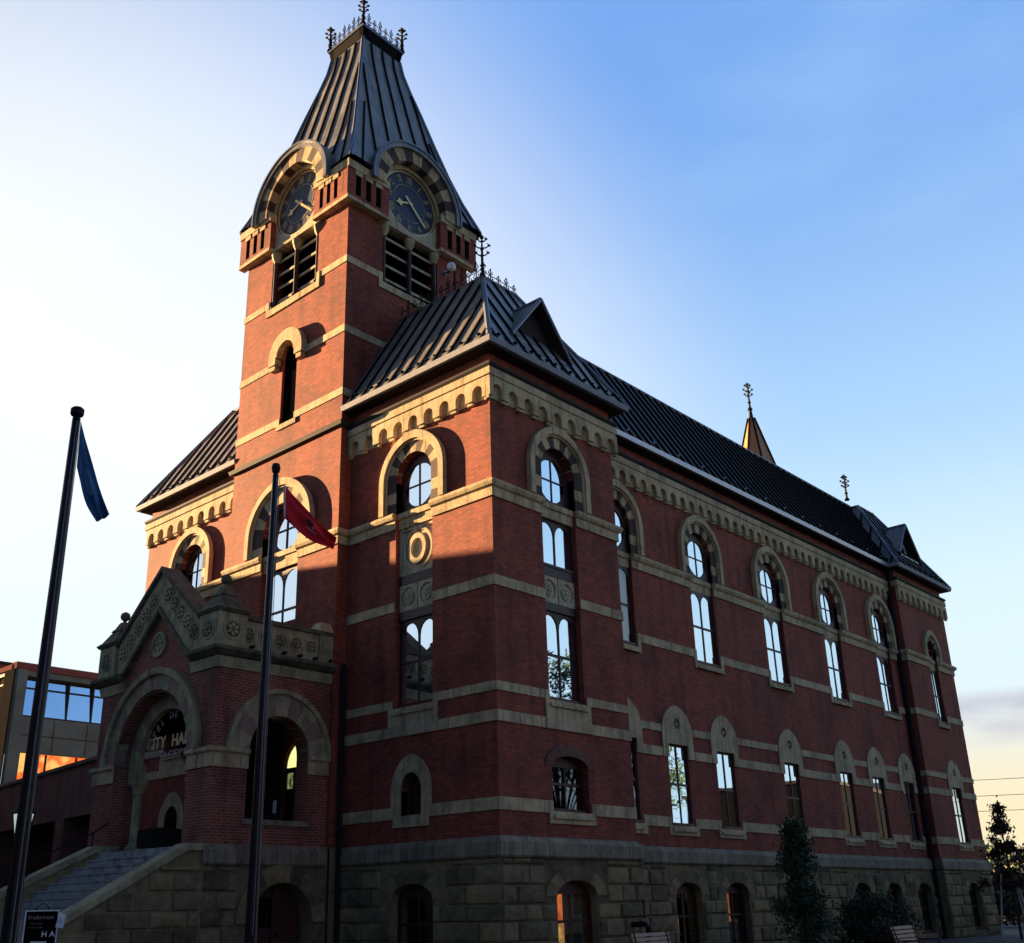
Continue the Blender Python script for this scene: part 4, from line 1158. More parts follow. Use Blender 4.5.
mb = MB('green_sandstone', 'moss_stone'); GF.prism(mb, circ(pc, 8.72, .36, 28), -.02, .08, 'green_sandstone', holes=[circ(pc, 8.72, .3, 28)], hd=.02); rosette(GF, mb, pc, 8.72, .3, .02, 'green_sandstone'); GF.prism(mb, circ(pc, 8.72, .3, 20), -.01, .025, 'green_sandstone'); mb.build('roundel', HALL)
# cornice under the parapet, carried round
mb = MB('green_sandstone', 'moss_stone', 'capping')
band(mb, [(pc+1.75, py0), (px1, py0), (px1, py1)], [(-.02, 7.62), (.05, 7.62), (.1, 7.9), (-.02, 7.9)], 'green_sandstone')
band(mb, [(pc+1.85, py0), (px1, py0), (px1, py1)], [(-.02, 7.903), (.14, 7.93), (.3, 8.05), (.3, 8.14), (.1, 8.18), (-.02, 8.18)], 'moss_stone')
mb.build('porch_cornice', HALL); mb = MB('green_sandstone', 'moss_stone', 'capping')
band(mb, [(px0, py1), (px0, py0), (pc-1.75, py0)], [(-.02, 7.62), (.05, 7.62), (.1, 7.9), (-.02, 7.9)], 'green_sandstone')
band(mb, [(px0, py1), (px0, py0), (pc-1.85, py0)], [(-.02, 7.903), (.14, 7.93), (.3, 8.05), (.3, 8.14), (.1, 8.18), (-.02, 8.18)], 'moss_stone')
mb.build('porch_cornice', HALL)
for fac in (GR, GL):
    mb = MB('green_sandstone', 'moss_stone', 'iron')
    fac.box(mb, py0+.6, py1, 8.183, 8.98, -.28, .02, 'green_sandstone'); fac.box(mb, py0+.6, py1, 8.983, 9.1, -.34, .1, 'moss_stone')
    for k in range(6):
        u = py0+.85+k*.53
        rosette(fac, mb, u, 8.6, .2, .02)
        q = fac.P(u+.1, 8.26, .02); q2 = fac.P(u+.1, 8.26, .16); mb.tube([q, q2], .05, 8, 'iron')
    mb.build('parapet', HALL)
for x, y in ((px1-.4, py0+.35), (px0+.4, py0+.35), (px1-.3, py1-.2)):
    mb = MB('green_sandstone', 'moss_stone'); h = .45 if y < -2 else .3
    ox = .08 if x > pc else -.08
    x += ox; y -= .08 if y < -2 else 0
    mb.box((x-h, y-h, 8.184), (x+h, y+h, 9.08), 'green_sandstone')
    if y < -2:
        rosette(Fac((0, y-h, 0), (1, 0, 0), (0, -1, 0)), mb, x, 8.63, .28, .0); rosette(Fac((x+h, 0, 0), (0, 1, 0), (1, 0, 0)), mb, y, 8.63, .28, .0)
        zz = 9.083
        def fr(h0, z0, h1, z1, m='moss_stone'): mb.hexa([(x-h0, y-h0, z0), (x+h0, y-h0, z0), (x+h0, y+h0, z0), (x-h0, y+h0, z0), (x-h1, y-h1, z1), (x+h1, y-h1, z1), (x+h1, y+h1, z1), (x-h1, y+h1, z1)], m)
        fr(h+.04, zz, h+.1, zz+.08); fr(h+.1, zz+.083, h+.02, zz+.16); fr(h, zz+.163, h*.52, zz+.52); fr(h*.6, zz+.523, h*.5, zz+.6); fr(h*.45, zz+.603, .1, zz+.82)
        mb.lathe((x, y, zz+.82), [(.06, 0), (.05, .05), (.13, .12), (.15, .2), (.12, .29), (.03, .34)], 14, 'moss_stone')
    else:
        mb.hexa([(x-h-.05, y-h-.05, 9.083), (x+h+.05, y-h-.05, 9.083), (x+h+.05, y+h, 9.083), (x-h-.05, y+h, 9.083), (x-h*.5, y-h*.5, 9.4), (x+h*.5, y-h*.5, 9.4), (x+h*.5, y+h, 9.4), (x-h*.5, y+h, 9.4)], 'sandstone')
    mb.build('pier_cap', HALL)
# porch base of dressed stone with an arched basement door on the right side
mb = MB('base_stone', 'capping')
mb2 = mb
doorh = [arch(-1.85, 1.9, .02, 1.35, .95, 14)]
GR.prism(mb, rect(py0-.02, py1, 0, 2.7), 0, .05, 'base_stone', holes=doorh, sides=False, hd=-.4); blocks(GR, py0-.05, py1, doorh)
GF.prism(mb, rect(px0, px1+.05, 0, 2.7), 0, .05, 'base_stone', sides=False)
GL.prism(mb, rect(py0, 0, 0, 2.7), 0, .05, 'base_stone', sides=False)
GR.ring(mb, -1.85, 1.35, .96, 1.4, 0, PI, 9, -.05, .14, 'base_stone', sub=2)
band(mb, [(px0, py1), (px0, py0), (px1, py0), (px1, py1)], wt, 'capping')
mb.build('porch_base', HALL)
mb = MB('red_door', 'dark_room', 'iron'); GR.prism(mb, arch(-1.85, 1.88, .02, 1.35, .94, 14), -.4, -.34, 'red_door')
GR.box(mb, -2.45, -1.85, 1.25, 1.95, -.34, -.32, 'dark_room')
for k in range(1, 4): GR.box(mb, -2.45+k*.15-.01, -2.45+k*.15+.01, 1.25, 1.95, -.32, -.305, 'iron')
GR.box(mb, -1.86, -1.84, .05, 2.2, -.34, -.325, 'dark_room')
dd = mb.build('basement_door', HALL)
mb = MB('iron'); GR.box(mb, -1.72, -1.68, 1.0, 1.12, -.34, -.26); mb.build('handle', dd)
# entrance doors with lit fanlight behind the porch
ec = -7.2
mb = MB('window_frame', 'dark_trim')
FT.prism(mb, arch(ec, 1.66, 3.2, 5.42, .83, 14), -.09, -.04, 'window_frame', holes=[arch(ec, 1.5, 5.48, 5.5, .70, 14)]+[rect(ec+a, ec+b, 3.9, 5.34) for a, b in ((-.72, -.4), (-.32, -.06), (.06, .32), (.4, .72))], back=True)
dr = mb.build('entrance_door', HALL)
mb = MB('lit_fan', 'lit_door'); FT.prism(mb, arch(ec, 1.5, 5.48, 5.5, .70, 14), -.09, -.08, 'lit_fan', sides=False); FT.box(mb, ec-.75, ec+.75, 4.9, 5.35, -.1, -.09, 'lit_door'); FT.box(mb, ec-.75, ec+.75, 3.9, 4.9, -.1, -.09, 'dark_room'); mb.build('door_glass', dr)
mb = MB('white_paint'); FT.box(mb, ec-1.15, ec-1.0, 4.25, 4.6, .056, .07); mb.build('notice', dr)
# gilt lettering hung in the porch arch
def lettering(txt, size, x, z, y, parent, mat='letter_gold', arc=None, name='lettering', rot=None, ext=.012, align='CENTER', sx=1.):
    def one(s, mtx):
        cu = bpy.data.curves.new('t', 'FONT'); cu.body = s; cu.size = size; cu.extrude = ext; cu.align_x = align; cu.offset = size*.022
        ob = bpy.data.objects.new('t', cu); COL.objects.link(ob)
        dg = bpy.context.evaluated_depsgraph_get(); me = bpy.data.meshes.new_from_object(ob.evaluated_get(dg))
        me.transform(mtx); bpy.data.objects.remove(ob); bpy.data.curves.remove(cu); return me
    meshes = []
    base_rot = rot or Matrix.Rotation(PI/2, 4, 'X')
    if arc:
        R, zc, a0, a1 = arc; n = len(txt)
        for i, ch in enumerate(txt):
            if ch == ' ': continue
            a = a0+(a1-a0)*i/(n-1)
            m = Matrix.Translation((x+R*math.cos(a), y, zc+R*math.sin(a))) @ Matrix.Rotation(-(a-PI/2), 4, 'Y') @ base_rot
            meshes.append(one(ch, m))
    else: meshes.append(one(txt, Matrix.Translation((x, y, z)) @ base_rot @ Matrix.Diagonal((sx, 1, 1, 1))))
    bm = bmesh.new()
    for me in meshes: bm.from_mesh(me); bpy.data.meshes.remove(me)
    me = bpy.data.meshes.new(name); bm.to_mesh(me); bm.free(); me.materials.clear(); me.materials.append(MATS[mat])
    o = bpy.data.objects.new(name, me); COL.objects.link(o); o.parent = parent
    o.location = -parent.location if parent else (0, 0, 0)
    return o
ly = py0+.62
lettering('CITY', .46, pc-.83, 5.96, ly, HALL, sx=1.02)
lettering('HALL', .46, pc+.53, 5.96, ly, HALL, sx=1.0)
for wd_, i0 in (('HOTEL', 0), ('DE', 6), ('VILLE', 9)):
    a_ = lambda i: PI*.93+(PI*.07-PI*.93)*i/13
    lettering(wd_, .27, pc, 0, ly, HALL, mat='plaster', arc=(1.08, 5.66, a_(i0), a_(i0+len(wd_)-1)))
lettering('WELCOME', .17, pc, 5.72, ly, HALL, sx=2.3, mat='plaster')
mb = MB('iron')
mb.box((pc-1.36, ly+.014, 5.93), (pc+1.36, ly+.03, 5.945)); mb.box((pc-1.36, ly+.014, 5.68), (pc+1.36, ly+.03, 5.695))
mb.build('letter_rail', HALL)

# --- stairs
mb = MB('step_stone'); ns = 16; rise = (PZ-.15)/ns; tread = .285; ys = py0-.45
def leftx(y): return -10.55+(y-(-4.3))*.52*1.0 if y < -4.3 else -10.55
def fl(y): return -10.3-max(0, (-4.3-y))*.40
mb.box((px0+.3, ys, 2.9), (px1-.4, py0+.1, PZ-.004))
for i in range(ns):
    y1_ = ys-i*tread; y0_ = y1_-tread; z = PZ-(i+1)*rise
    mb.hexa([(fl(y0_)-.3, y0_, 0), (px1-.4, y0_, 0), (px1-.4, y1_+.02, 0), (fl(y1_)-.3, y1_+.02, 0), (fl(y0_)-.3, y0_, z), (px1-.4, y0_, z), (px1-.4, y1_+.02, z), (fl(y1_)-.3, y1_+.02, z)])
    mb.box((fl(y0_), y0_-.025, z-.04), (px1-.42, y0_, z-.001))
mb.build('stairs', HALL)
yb = ys-ns*tread-.3
slp = (PZ-.15)/(ns*tread)
mb = MB('base_stone', 'green_sandstone')
prof_c = [(py0-.02, 0), (py0-.02, PZ+.02), (ys-.1, PZ+.02), (yb, .55), (yb, 0)]
G6 = Fac((px1+.05, 0, 0), (0, 1, 0), (1, 0, 0))
G6.prism(mb, prof_c, -.42, 0, 'base_stone', back=True)
blocks(G6, yb, py0-.1, [], 0, lambda u: (PZ+.02 if u > ys-.1 else PZ+.02+(u-ys+.1)*(PZ+.02-.55)/(ys-.1-yb)))
G6.prism(mb, [(py0+.0, PZ-.14), (ys-.1, PZ-.14), (yb-.05, .40), (yb-.05, .575), (ys-.1, PZ+.03), (py0+.0, PZ+.03)], -.48, .09, 'green_sandstone', back=True)
mb.build('stair_wall', HALL)
mb = MB('base_stone', 'green_sandstone')
a = Vector((-10.6, py0, 0)); 
def sl_pts(y, z): return Vector((fl(y), y, z))
for (za, zb, w0, w1, m) in ((0, 0, .0, .4, 'base_stone'),):
    P_ = [(py0, PZ), (ys-.1, PZ), (yb, .55)]
    for i in range(2):
        (ya, z1), (yc_, z2) = P_[i], P_[i+1]
        mb.hexa([(fl(ya)-.4, ya, 0), (fl(ya), ya, 0), (fl(yc_), yc_, 0), (fl(yc_)-.4, yc_, 0), (fl(ya)-.4, ya, z1), (fl(ya), ya, z1), (fl(yc_), yc_, z2), (fl(yc_)-.4, yc_, z2)], 'base_stone')
        mb.hexa([(fl(ya)-.46, ya, z1+.003), (fl(ya)+.05, ya, z1+.003), (fl(yc_)+.05, yc_, z2+.003), (fl(yc_)-.46, yc_, z2+.003), (fl(ya)-.46, ya, z1+.18), (fl(ya)+.05, ya, z1+.18), (fl(yc_)+.05, yc_, z2+.18), (fl(yc_)-.46, yc_, z2+.18)], 'green_sandstone')
mb.build('stair_wall', HALL)
mb = MB('iron')
mb.tube([(-10.5, py0-.2, PZ+.8), (fl(ys)-.2, ys-.1, PZ+.55), (fl(yb)-.2, yb, 1.1)], .025, 6)
for t in (0, .3, .6, .95):
    y = ys-.1+(yb-ys+.1)*t; z = PZ+.55+(1.1-PZ-.55)*t; mb.tube([(fl(y)-.2, y, z), (fl(y)-.2, y, z-.5)], .02, 6)
mb.build('handrail', HALL)

# ------------------------------------------------------------------ things near the hall
def curved_screen():
    mb = MB('black_cloth', 'iron'); n = 12; vs = []
    o = Vector((-8.75, -3.6, PZ))
    for k in range(n+1):
        t = k/n-.5; y = t*1.55; x = .16*math.cos(t*PI)-.1; zt_ = .5+.1*math.cos(t*PI)
        vs.append((o.x+x, o.y+y, o.z+.06)); vs.append((o.x+x, o.y+y, o.z+zt_)); vs.append((o.x+x-.05, o.y+y, o.z+zt_)); vs.append((o.x+x-.05, o.y+y, o.z+.06))
    fs = []
    for k in range(n):
        for j in range(4): fs.append((k*4+j, k*4+(j+1) % 4, (k+1)*4+(j+1) % 4, (k+1)*4+j))
    fs += [(0, 1, 2, 3), tuple(n*4+j for j in range(4))]
    mb.add(vs, fs, 'black_cloth')
    r = empty('folding_screen', o, 'low black cloth screen standing inside the porch archway', 'screen')
    mb.build('cloth', r)
    for t in (-.45, .0, .45):
        m = MB('iron'); y = o.y+t*1.55; x = o.x+.16*math.cos(t*PI)-.125
        m.tube([(x, y, PZ), (x, y, PZ+.4)], .02, 6); m.box((x-.12, y-.02, PZ), (x+.12, y+.02, PZ+.02)); m.build('leg', r)
curved_screen()

def flagpole(x, y, h, r0, label, cap):
    r = empty('flagpole', (x, y, 0), label, 'flagpole', 'flagpoles before the hall')
    mb = MB('pole_metal'); n = 10
    mb.tube([(x, y, h*k/n) for k in range(n+1)], [r0*(1-.45*k/n) for k in range(n+1)], 20); mb.build('pole', r, smooth=True)
    mb = MB('iron'); mb.lathe((x, y, 0), [(r0*2.2, 0), (r0*2.2, .05), (r0*1.5, .12), (r0*1.3, .3), (r0*1.02, .32)], 20); mb.build('base_collar', r)
    mb = MB('iron'); k = r0*.56
    mb.lathe((x, y, h), [(k, 0), (k*.8, .03), (k*1.4, .05), (k*1.6, .07), (k*1.6, .13), (k*1.2, .15), (.01, .16)] if cap else [(k, 0), (k*.7, .03), (k*1.2, .05), (k*1.5, .11), (k*1.2, .17), (.01, .19)], 18); mb.build('finial', r)
    mb = MB('rope_white'); mb.tube([(x+r0*1.1, y-.02, .9), (x+r0*.95, y-.03, h*.5), (x+r0*.75, y-.02, h-.05)], .005, 5); mb.tube([(x+r0*1.25, y+.02, .9), (x+r0*1.05, y+.03, h*.55), (x+r0*.8, y+.03, h-.05)], .005, 5); mb.build('halyard', r)
    mb = MB('iron'); mb.tube([(x+r0, y-.05, 1.2), (x+r0+.05, y-.05, 1.2), (x+r0+.05, y-.05, 1.35)], .012, 6); mb.box((x+r0*.8, y-.07, 1.0), (x+r0+.03, y-.03, 1.3)); mb.build('cleat', r)
    return r
flagpole(6.19, -14.2, 7.2, .088, 'leftmost dark metal flagpole with flat cap, carrying the blue flag', True)
flagpole(6.15, -11.25, 7.33, .076, 'dark metal flagpole before the porch, carrying the red flag', False)
def flag(name, hoist_top, hoist_bot, fly_top, fly_bot, mat, label, wave, sag):
    nu, nv = 40, 16
    T, B, FT_, FB = map(Vector, (hoist_top, hoist_bot, fly_top, fly_bot))
    vs = []; uvs = []
    side = (FT_-T).cross(Vector((0, 0, 1))).normalized()
    for i in range(nu+1):
        u = i/nu
        for j in range(nv+1):
            v = j/nv
            top = T.lerp(FT_, u); bot = B.lerp(FB, u)
            p = bot.lerp(top, v)
            ph = wave*(math.sin(u*9+v*4.2)*.5+math.sin(v*11+u*3)*.5)*(u**.6)
            p = p+side*ph+Vector((0, 0, sag*math.sin(PI*u)*(1-v*.6)))
            vs.append(p); uvs.append((u, v))
    fs = [(i*(nv+1)+j, (i+1)*(nv+1)+j, (i+1)*(nv+1)+j+1, i*(nv+1)+j+1) for i in range(nu) for j in range(nv)]
    me = bpy.data.meshes.new(name); o0 = T
    me.from_pydata([tuple(v-o0) for v in vs], [], fs); me.materials.append(MATS[mat])
    uvl = me.uv_layers.new(name='UVMap')
    for l in me.loops: uvl.data[l.index].uv = uvs[l.vertex_index]
    me.polygons.foreach_set('use_smooth', [True]*len(me.polygons))
    o = bpy.data.objects.new(name, me); COL.objects.link(o); o.location = o0
    md = o.modifiers.new('cloth_thickness', 'SOLIDIFY'); md.thickness = .006
    tag(o, label, 'flag', 'flags on the poles before the hall'); return o
flag('flag', (6.24, -14.16, 7.16), (6.25, -14.15, 6.58), (6.40, -13.76, 6.02), (6.34, -13.87, 5.93), 'flag_blue', 'blue flag hanging limp from the leftmost flagpole', .05, -.10)
flag('flag', (6.215, -11.155, 7.22), (6.225, -11.14, 6.72), (6.68, -10.56, 6.42), (6.65, -10.58, 6.27), 'flag_red', 'red flag with white hoist strip and dark crest, on the pole before the porch', .065, -.08)

# framed notice on a stand, near the steps
def notice_stand():
    # centre of the frame lies some 18 m from the camera, seen left of the steps
    c = Vector((1.3, -11.55, 0)); to = (Vector((17.6, -19.3, 0))-c).normalized()
    N = to; U = Vector((-N.y, N.x, 0))
    r = empty('notice_stand', c, 'black framed notice stand with pinned leaflets at the foot of the steps', 'sign stand')
    F = Fac(c, U, N); w = .235; z0, z1 = .98, 1.70
    mb = MB('white_paint', 'dark_room')
    F.prism(mb, rect(-w, w, z0, z1), -.03, .02, 'white_paint', holes=[rect(-w+.018, w-.018, z0+.018, z1-.018)], hd=0); mb.build('frame', r)
    mb = MB('dark_room'); F.box(mb, -w+.016, w-.016, z0+.016, z1-.016, -.03, .0); mb.build('panel', r)
    mb = MB('iron'); n = 10; F.tubes(mb, [(-.1+.2*k/n, z1+.09*math.sin(PI*k/n), -.01) for k in range(n+1)], .008); mb.build('handle', r)
    for s in (-1, 1):
        mb = MB('iron'); F.tubes(mb, [(s*w*.9, z0+.02, -.04), (s*w*1.0, 0, .25)], .014); mb.build('leg', r)
        mb = MB('iron'); F.tubes(mb, [(s*w*.9, z1-.05, -.04), (s*w*1.0, 0, -.35)], .014); mb.build('leg', r)
    mb = MB('paper_blue', 'white_paint'); F.prism(mb, rect(-.12, .1, 1.05, 1.27), .0, .006, 'white_paint'); F.box(mb, -.095, .075, 1.075, 1.245, .0062, .008, 'paper_blue'); mb.build('paper', r)
    mb = MB('white_paint', 'paper_blue'); F.prism(mb, [(.2, 1.46), (.31, 1.44), (.33, 1.62), (.24, 1.67)], .022, .05, 'white_paint', back=True); F.box(mb, .24, .29, 1.51, 1.57, .051, .053, 'paper_blue'); mb.build('leaflet', r)
    mb = MB('plaster'); F.prism(mb, [(-.33, 1.12), (-.25, 1.12), (-.24, 1.55), (-.31, 1.55)], -.03, .0, 'plaster', back=True); mb.build('leaflet', r)
    rot = Matrix((U, Vector((0, 0, 1)), N)).transposed().to_4x4()
    def tx(s, size, u, z, m):
        q = F.P(u, z, .004); o = lettering(s, size, q.x, q.z, q.y, r, m, rot=rot, ext=.002, name='lettering')
    tx('Fredericton', .075, -.01, 1.575, 'pink_voussoir'); tx('City Hall', .045, -.07, 1.50, 'moss_stone'); tx('Hotel de Ville', .035, -.07, 1.45, 'moss_stone')
    tx('H A', .11, .11, 1.33, 'white_paint')
notice_stand()

def lamp_post(x, y, h, label):
    r = empty('street_lamp', (x, y, 0), label, 'street lamp')
    mb = MB('iron'); mb.lathe((x, y, 0), [(.16, 0), (.16, .2), (.1, .3), (.06, .5), (.05, 1.4), (.07, 1.45), (.045, 1.5), (.038, h-.12), (.09, h-.06), (.05, h)], 14); mb.build('post', r)
    mb = MB('lantern_glass'); n = 4
    def sq_(a, z): return [(x+a*math.cos(PI/4+k*PI/2), y+a*math.sin(PI/4+k*PI/2), z) for k in range(4)]
    mb.add(sq_(.12, h+.02)+sq_(.19, h+.4), [(0, 1, 5, 4), (1, 2, 6, 5), (2, 3, 7, 6), (3, 0, 4, 7), (0, 1, 2, 3)]); mb.build('lantern', r)
    mb = MB('iron')
    A, B = sq_(.125, h+.01), sq_(.2, h+.41)
    for k in range(4): mb.tube([A[k], B[k]], .014, 5); mb.tube([B[k], B[(k+1) % 4]], .016, 5); mb.tube([A[k], A[(k+1) % 4]], .014, 5)
    mb.add(sq_(.25, h+.42)+sq_(.08, h+.62), [(0, 1, 5, 4), (1, 2, 6, 5), (2, 3, 7, 6), (3, 0, 4, 7), (0, 1, 2, 3), (4, 5, 6, 7)]); mb.lathe((x, y, h+.62), [(.07, 0), (.04, .05), (.05, .09), (.01, .2)], 8); mb.build('roof', r)
lamp_post(-2.55, -10.3, 3.0, 'old style lantern street lamp behind the leftmost flagpole')

def bench(x, y, rz, label):
    r = empty('bench', (x, y, 0), label, 'bench', 'benches along the side of the hall'); r.rotation_euler.z = 0
    c, s = math.cos(rz), math.sin(rz)
    def W_(a, b, z): return (x+a*c-b*s, y+a*s+b*c, z)
    def bx(mb, a0, a1, b0, b1, z0, z1, t=0): mb.hexa([W_(a0, b0, z0), W_(a1, b0, z0), W_(a1, b1, z0), W_(a0, b1, z0), W_(a0, b0+t, z1), W_(a1, b0+t, z1), W_(a1, b1+t, z1), W_(a0, b1+t, z1)])
    mb = MB('wood_slats')
    for k in range(5): bx(mb, -.8, .8, -.22+k*.1, -.14+k*.1, .43, .46)
    mb.build('seat', r)
    mb = MB('wood_slats')
    for k in range(5): bx(mb, -.8, .8, .29+k*.025, .315+k*.025, .53+k*.095, .6+k*.095, .018)
    mb.build('backrest', r)
    for a in (-.7, .7):
        mb = MB('iron'); mb.tube([W_(a, -.2, 0), W_(a, -.2, .43)], .025, 6); mb.tube([W_(a, .26, 0), W_(a, .27, .45), W_(a, .42, 1.0)], .025, 6); mb.tube([W_(a, -.2, .42), W_(a, .27, .42)], .022, 6)
        mb.tube([W_(a, -.2, .43), W_(a, -.18, .66), W_(a, .3, .66)], .02, 6); mb.build('leg', r)
    return r
bench(2.7, 2.6, math.radians(93), 'brown slatted bench nearest the front corner of the hall')
bench(6.4, 8.0, math.radians(94), 'brown slatted bench farther along, by the low dark shrub')

# ------------------------------------------------------------------ plants
def leafmesh(name, parent, mat, pts, size, seed=1, loc=None):
    rnd = random.Random(seed); vs = []; fs = []
    for p in pts:
        s = size*rnd.uniform(.6, 1.3); a = Vector((rnd.gauss(0, 1), rnd.gauss(0, 1), rnd.gauss(0, 1))).normalized(); b = a.cross(Vector((rnd.gauss(0, 1), rnd.gauss(0, 1), rnd.gauss(0, 1)))).normalized()
        p = Vector(p); o = len(vs)
        vs += [p-a*s, p+b*s*.45, p+a*s, p-b*s*.45]; fs.append((o, o+1, o+2, o+3))
    mb = MB(mat); mb.add(vs, fs); return mb.build(name, parent, loc=loc)
def column_tree(x, y, h, rfun, n, mats, label, cat='tree', clumps=60, z0=.5, leaf=.07, seed=3, trunk=.05, name='tree', crownlean=0, loose=.16):
    rnd = random.Random(seed)
    r = empty(name, (x, y, 0), label, cat)
    mb = MB('bark'); mb.tube([(x, y, 0), (x+.02, y+.01, h*.5), (x, y, h*.97)], [trunk, trunk*.7, trunk*.15], 8)
    cl = []
    for k in range(clumps):
        z = z0+(h-z0)*(rnd.random()**.9); R = rfun((z-z0)/(h-z0)); a = rnd.uniform(0, 2*PI); rr = R*math.sqrt(rnd.random())*rnd.uniform(.75, 1.15)
        c = Vector((x+rr*math.cos(a), y+rr*math.sin(a), z)); cl.append(c)
        mb.tube([(x, y, max(.2, z-.25-rr*.3)), ((x+c.x)/2, (y+c.y)/2, z-.1), tuple(c)], [trunk*.3, trunk*.2, .006], 4)
    mb.build('trunk', r)
    pts = []
    for k in range(n):
        c = rnd.choice(cl); s = loose*rnd.uniform(.5, 1.25)
        pts.append(c+Vector((rnd.gauss(0, s), rnd.gauss(0, s), rnd.gauss(0, s*.8))))
    pts.sort(key=lambda p: rnd.random())
    leafmesh('crown', r, mats, pts, leaf, seed)
    return r
column_tree(2.35, 9.95, 3.62, lambda t: .92*(1-t)**.75+.05, 9000, 'leaf_green', 'slender green columnar tree before the side wall', clumps=90, z0=.25, leaf=.06, seed=5, loose=.15)
column_tree(2.3, 14.6, 1.62, lambda t: 1.5*(1-t*t)**.5, 8000, 'leaf_dark', 'low wide dark shrub at the foot of the side wall', 'shrub', clumps=80, z0=.15, leaf=.06, seed=8, trunk=.03, name='shrub', loose=.2)
T3 = column_tree(2.35, 27.6, 5.05, lambda t: (.98*(1-t)**.7+.06)*(.75+.25*math.sin(t*21)), 3000, 'leaf_red', 'young staked tree with sparse dark red leaves past the far corner', clumps=34, z0=1.9, leaf=.085, seed=12, trunk=.06, loose=.14)
for i, (dx, dy) in enumerate(((-.55, -.6), (.55, -.3), (.1, .6))):
    mb = MB('stake_wood'); mb.tube([(2.35+dx, 27.6+dy, 0), (2.35+dx*.45, 27.6+dy*.45, 2.45)], .035, 6); mb.build('stake', T3)
for x, y, h, R, s, lb in ((2.2, 33.5, 2.2, 1.7, 33, 'dark rounded bush behind the staked tree'),):
    column_tree(x, y, h, lambda t, R=R: R*(1-t*t)**.5, 3500, 'leaf_dark', lb, 'shrub', clumps=50, z0=.1, leaf=.07, seed=s, trunk=.03, name='shrub', loose=.2)
# dark mass of garden trees beyond the far corner
for i, (x, y, h, R, s, lb) in enumerate(((-9.5, 62, 3.0, 3.6, 41, 'broad dark tree beyond the parked car, left of the pair'), (-4.2, 60, 3.3, 3.4, 42, 'broad dark tree beyond the parked car, right of the pair'))):
    column_tree(x, y, h, lambda t, R=R: R*(1-t*t)**.5, 5200, 'leaf_dark', lb, 'tree', clumps=70, z0=.5, leaf=.2, seed=s, trunk=.12, name='tree', loose=.5)
def hedge():
    rnd = random.Random(77); r = empty('hedge', (-5, 47, 0), 'long clipped dark hedge behind the parked car', 'hedge')
    mb = MB('bark')
    for k in range(24): x = -17+k; mb.tube([(x, 47, 0), (x+rnd.uniform(-.2, .2), 47, 1.2)], [.04, .02], 5)
    mb.build('stems', r)
    leafmesh('foliage', r, 'leaf_dark', [(-17+rnd.random()*24, 47+rnd.gauss(0, .35), .1+1.75*rnd.random()**.8+rnd.gauss(0, .05)) for k in range(16000)], .11, 9)
hedge()
# parked car
def car(x, y, rz, label):
    r = empty('parked_car', (x, y, 0), label, 'car'); c, s = math.cos(rz), math.sin(rz)
    def W_(a, b, z): return Vector((x+a*c-b*s, y+a*s+b*c, z))
    F = Fac((x, y, 0), (c, s, 0), (s, -c, 0))
    def body(mb, out, d, m):
        F.prism(mb, out, -d, d, m, back=True)
    mb = MB('car_paint'); body(mb, [(-2.2, .32), (-1.75, .28), (1.8, .28), (2.2, .35), (2.22, .7), (2.05, .88), (1.1, 1.0), (-1.95, 1.02), (-2.2, .85)], .88, 0); mb.build('body', r)
    mb = MB('car_paint'); F.prism(mb, [(-1.7, 1.023), (.95, 1.0), (.3, 1.46), (-1.15, 1.48)], -.74, .74, 0, back=True); cab = mb.build('cabin', r)
    for sd in (-1, 1):
        mb = MB('glass_dim'); F.prism(mb, [(-1.5, 1.06), (-.45, 1.05), (-.45, 1.42), (-1.1, 1.42)], .742*sd, .748*sd); F.prism(mb, [(-.38, 1.05), (.75, 1.05), (.25, 1.41), (-.38, 1.42)], .742*sd, .748*sd); mb.build('window', cab)
    for a in (-1.4, 1.4):
        for b in (-.8, .8):
            mb = MB('tyre'); mb.tube([W_(a, b-.11, .32), W_(a, b+.11, .32)], .32, 18); w = mb.build('wheel', r)
            mb = MB('white_paint'); mb.tube([W_(a, b-.115, .32), W_(a, b+.115, .32)], .19, 12); mb.build('hubcap', w)
    for b in (-.6, .6):
        mb = MB('white_paint'); q = [W_(2.14, b-.15, .68), W_(2.24, b-.15, .62)]; mb.hexa([W_(2.1, b-.16, .6), W_(2.23, b-.16, .6), W_(2.23, b+.16, .6), W_(2.1, b+.16, .6), W_(2.1, b-.16, .76), W_(2.2, b-.16, .74), W_(2.2, b+.16, .74), W_(2.1, b+.16, .76)]); mb.build('headlight', r)
car(.2, 41, 1.9, 'blue parked car behind the staked tree at the far corner')

# ------------------------------------------------------------------ neighbours
def annex():
    # two-storey brick wall with a wide dark opening below, left of the hall
    a = Vector((-17.8, 1.28, 0)); U = Vector((-12.1, 1.41, 0)).normalized(); N = Vector((U.y, -U.x, 0))
    if N.y > 0: N = -N
    F = Fac(a, U, N)
    r = empty('brick_annex', a, 'low dark brick building with wide garage openings, left of the porch', 'building')
    mb = MB('old_brick'); F.prism(mb, rect(0, 45, 0, 7.55), -9, 0, 'old_brick', holes=[rect(1.2+i*9, 9.2+i*9, 0.02, 5.45) for i in range(4)], hd=-3.5, back=True); mb.build('wall', r)
    mb = MB('moss_stone'); F.box(mb, -.1, 45.1, 7.553, 7.7, -9.1, .1); mb.build('coping', r)
    mb = MB('dark_trim'); F.box(mb, 0.2, 44.8, 0, 5.6, -3.6, -3.51); mb.build('back_wall', r)
    for i in range(4):
        for k in range(4):
            mb = MB('red_door'); F.box(mb, 1.4+i*9+k*1.95, 1.4+i*9+k*1.95+1.7, .05, 4.4, -3.5, -3.4); mb.build('door', r)
annex()
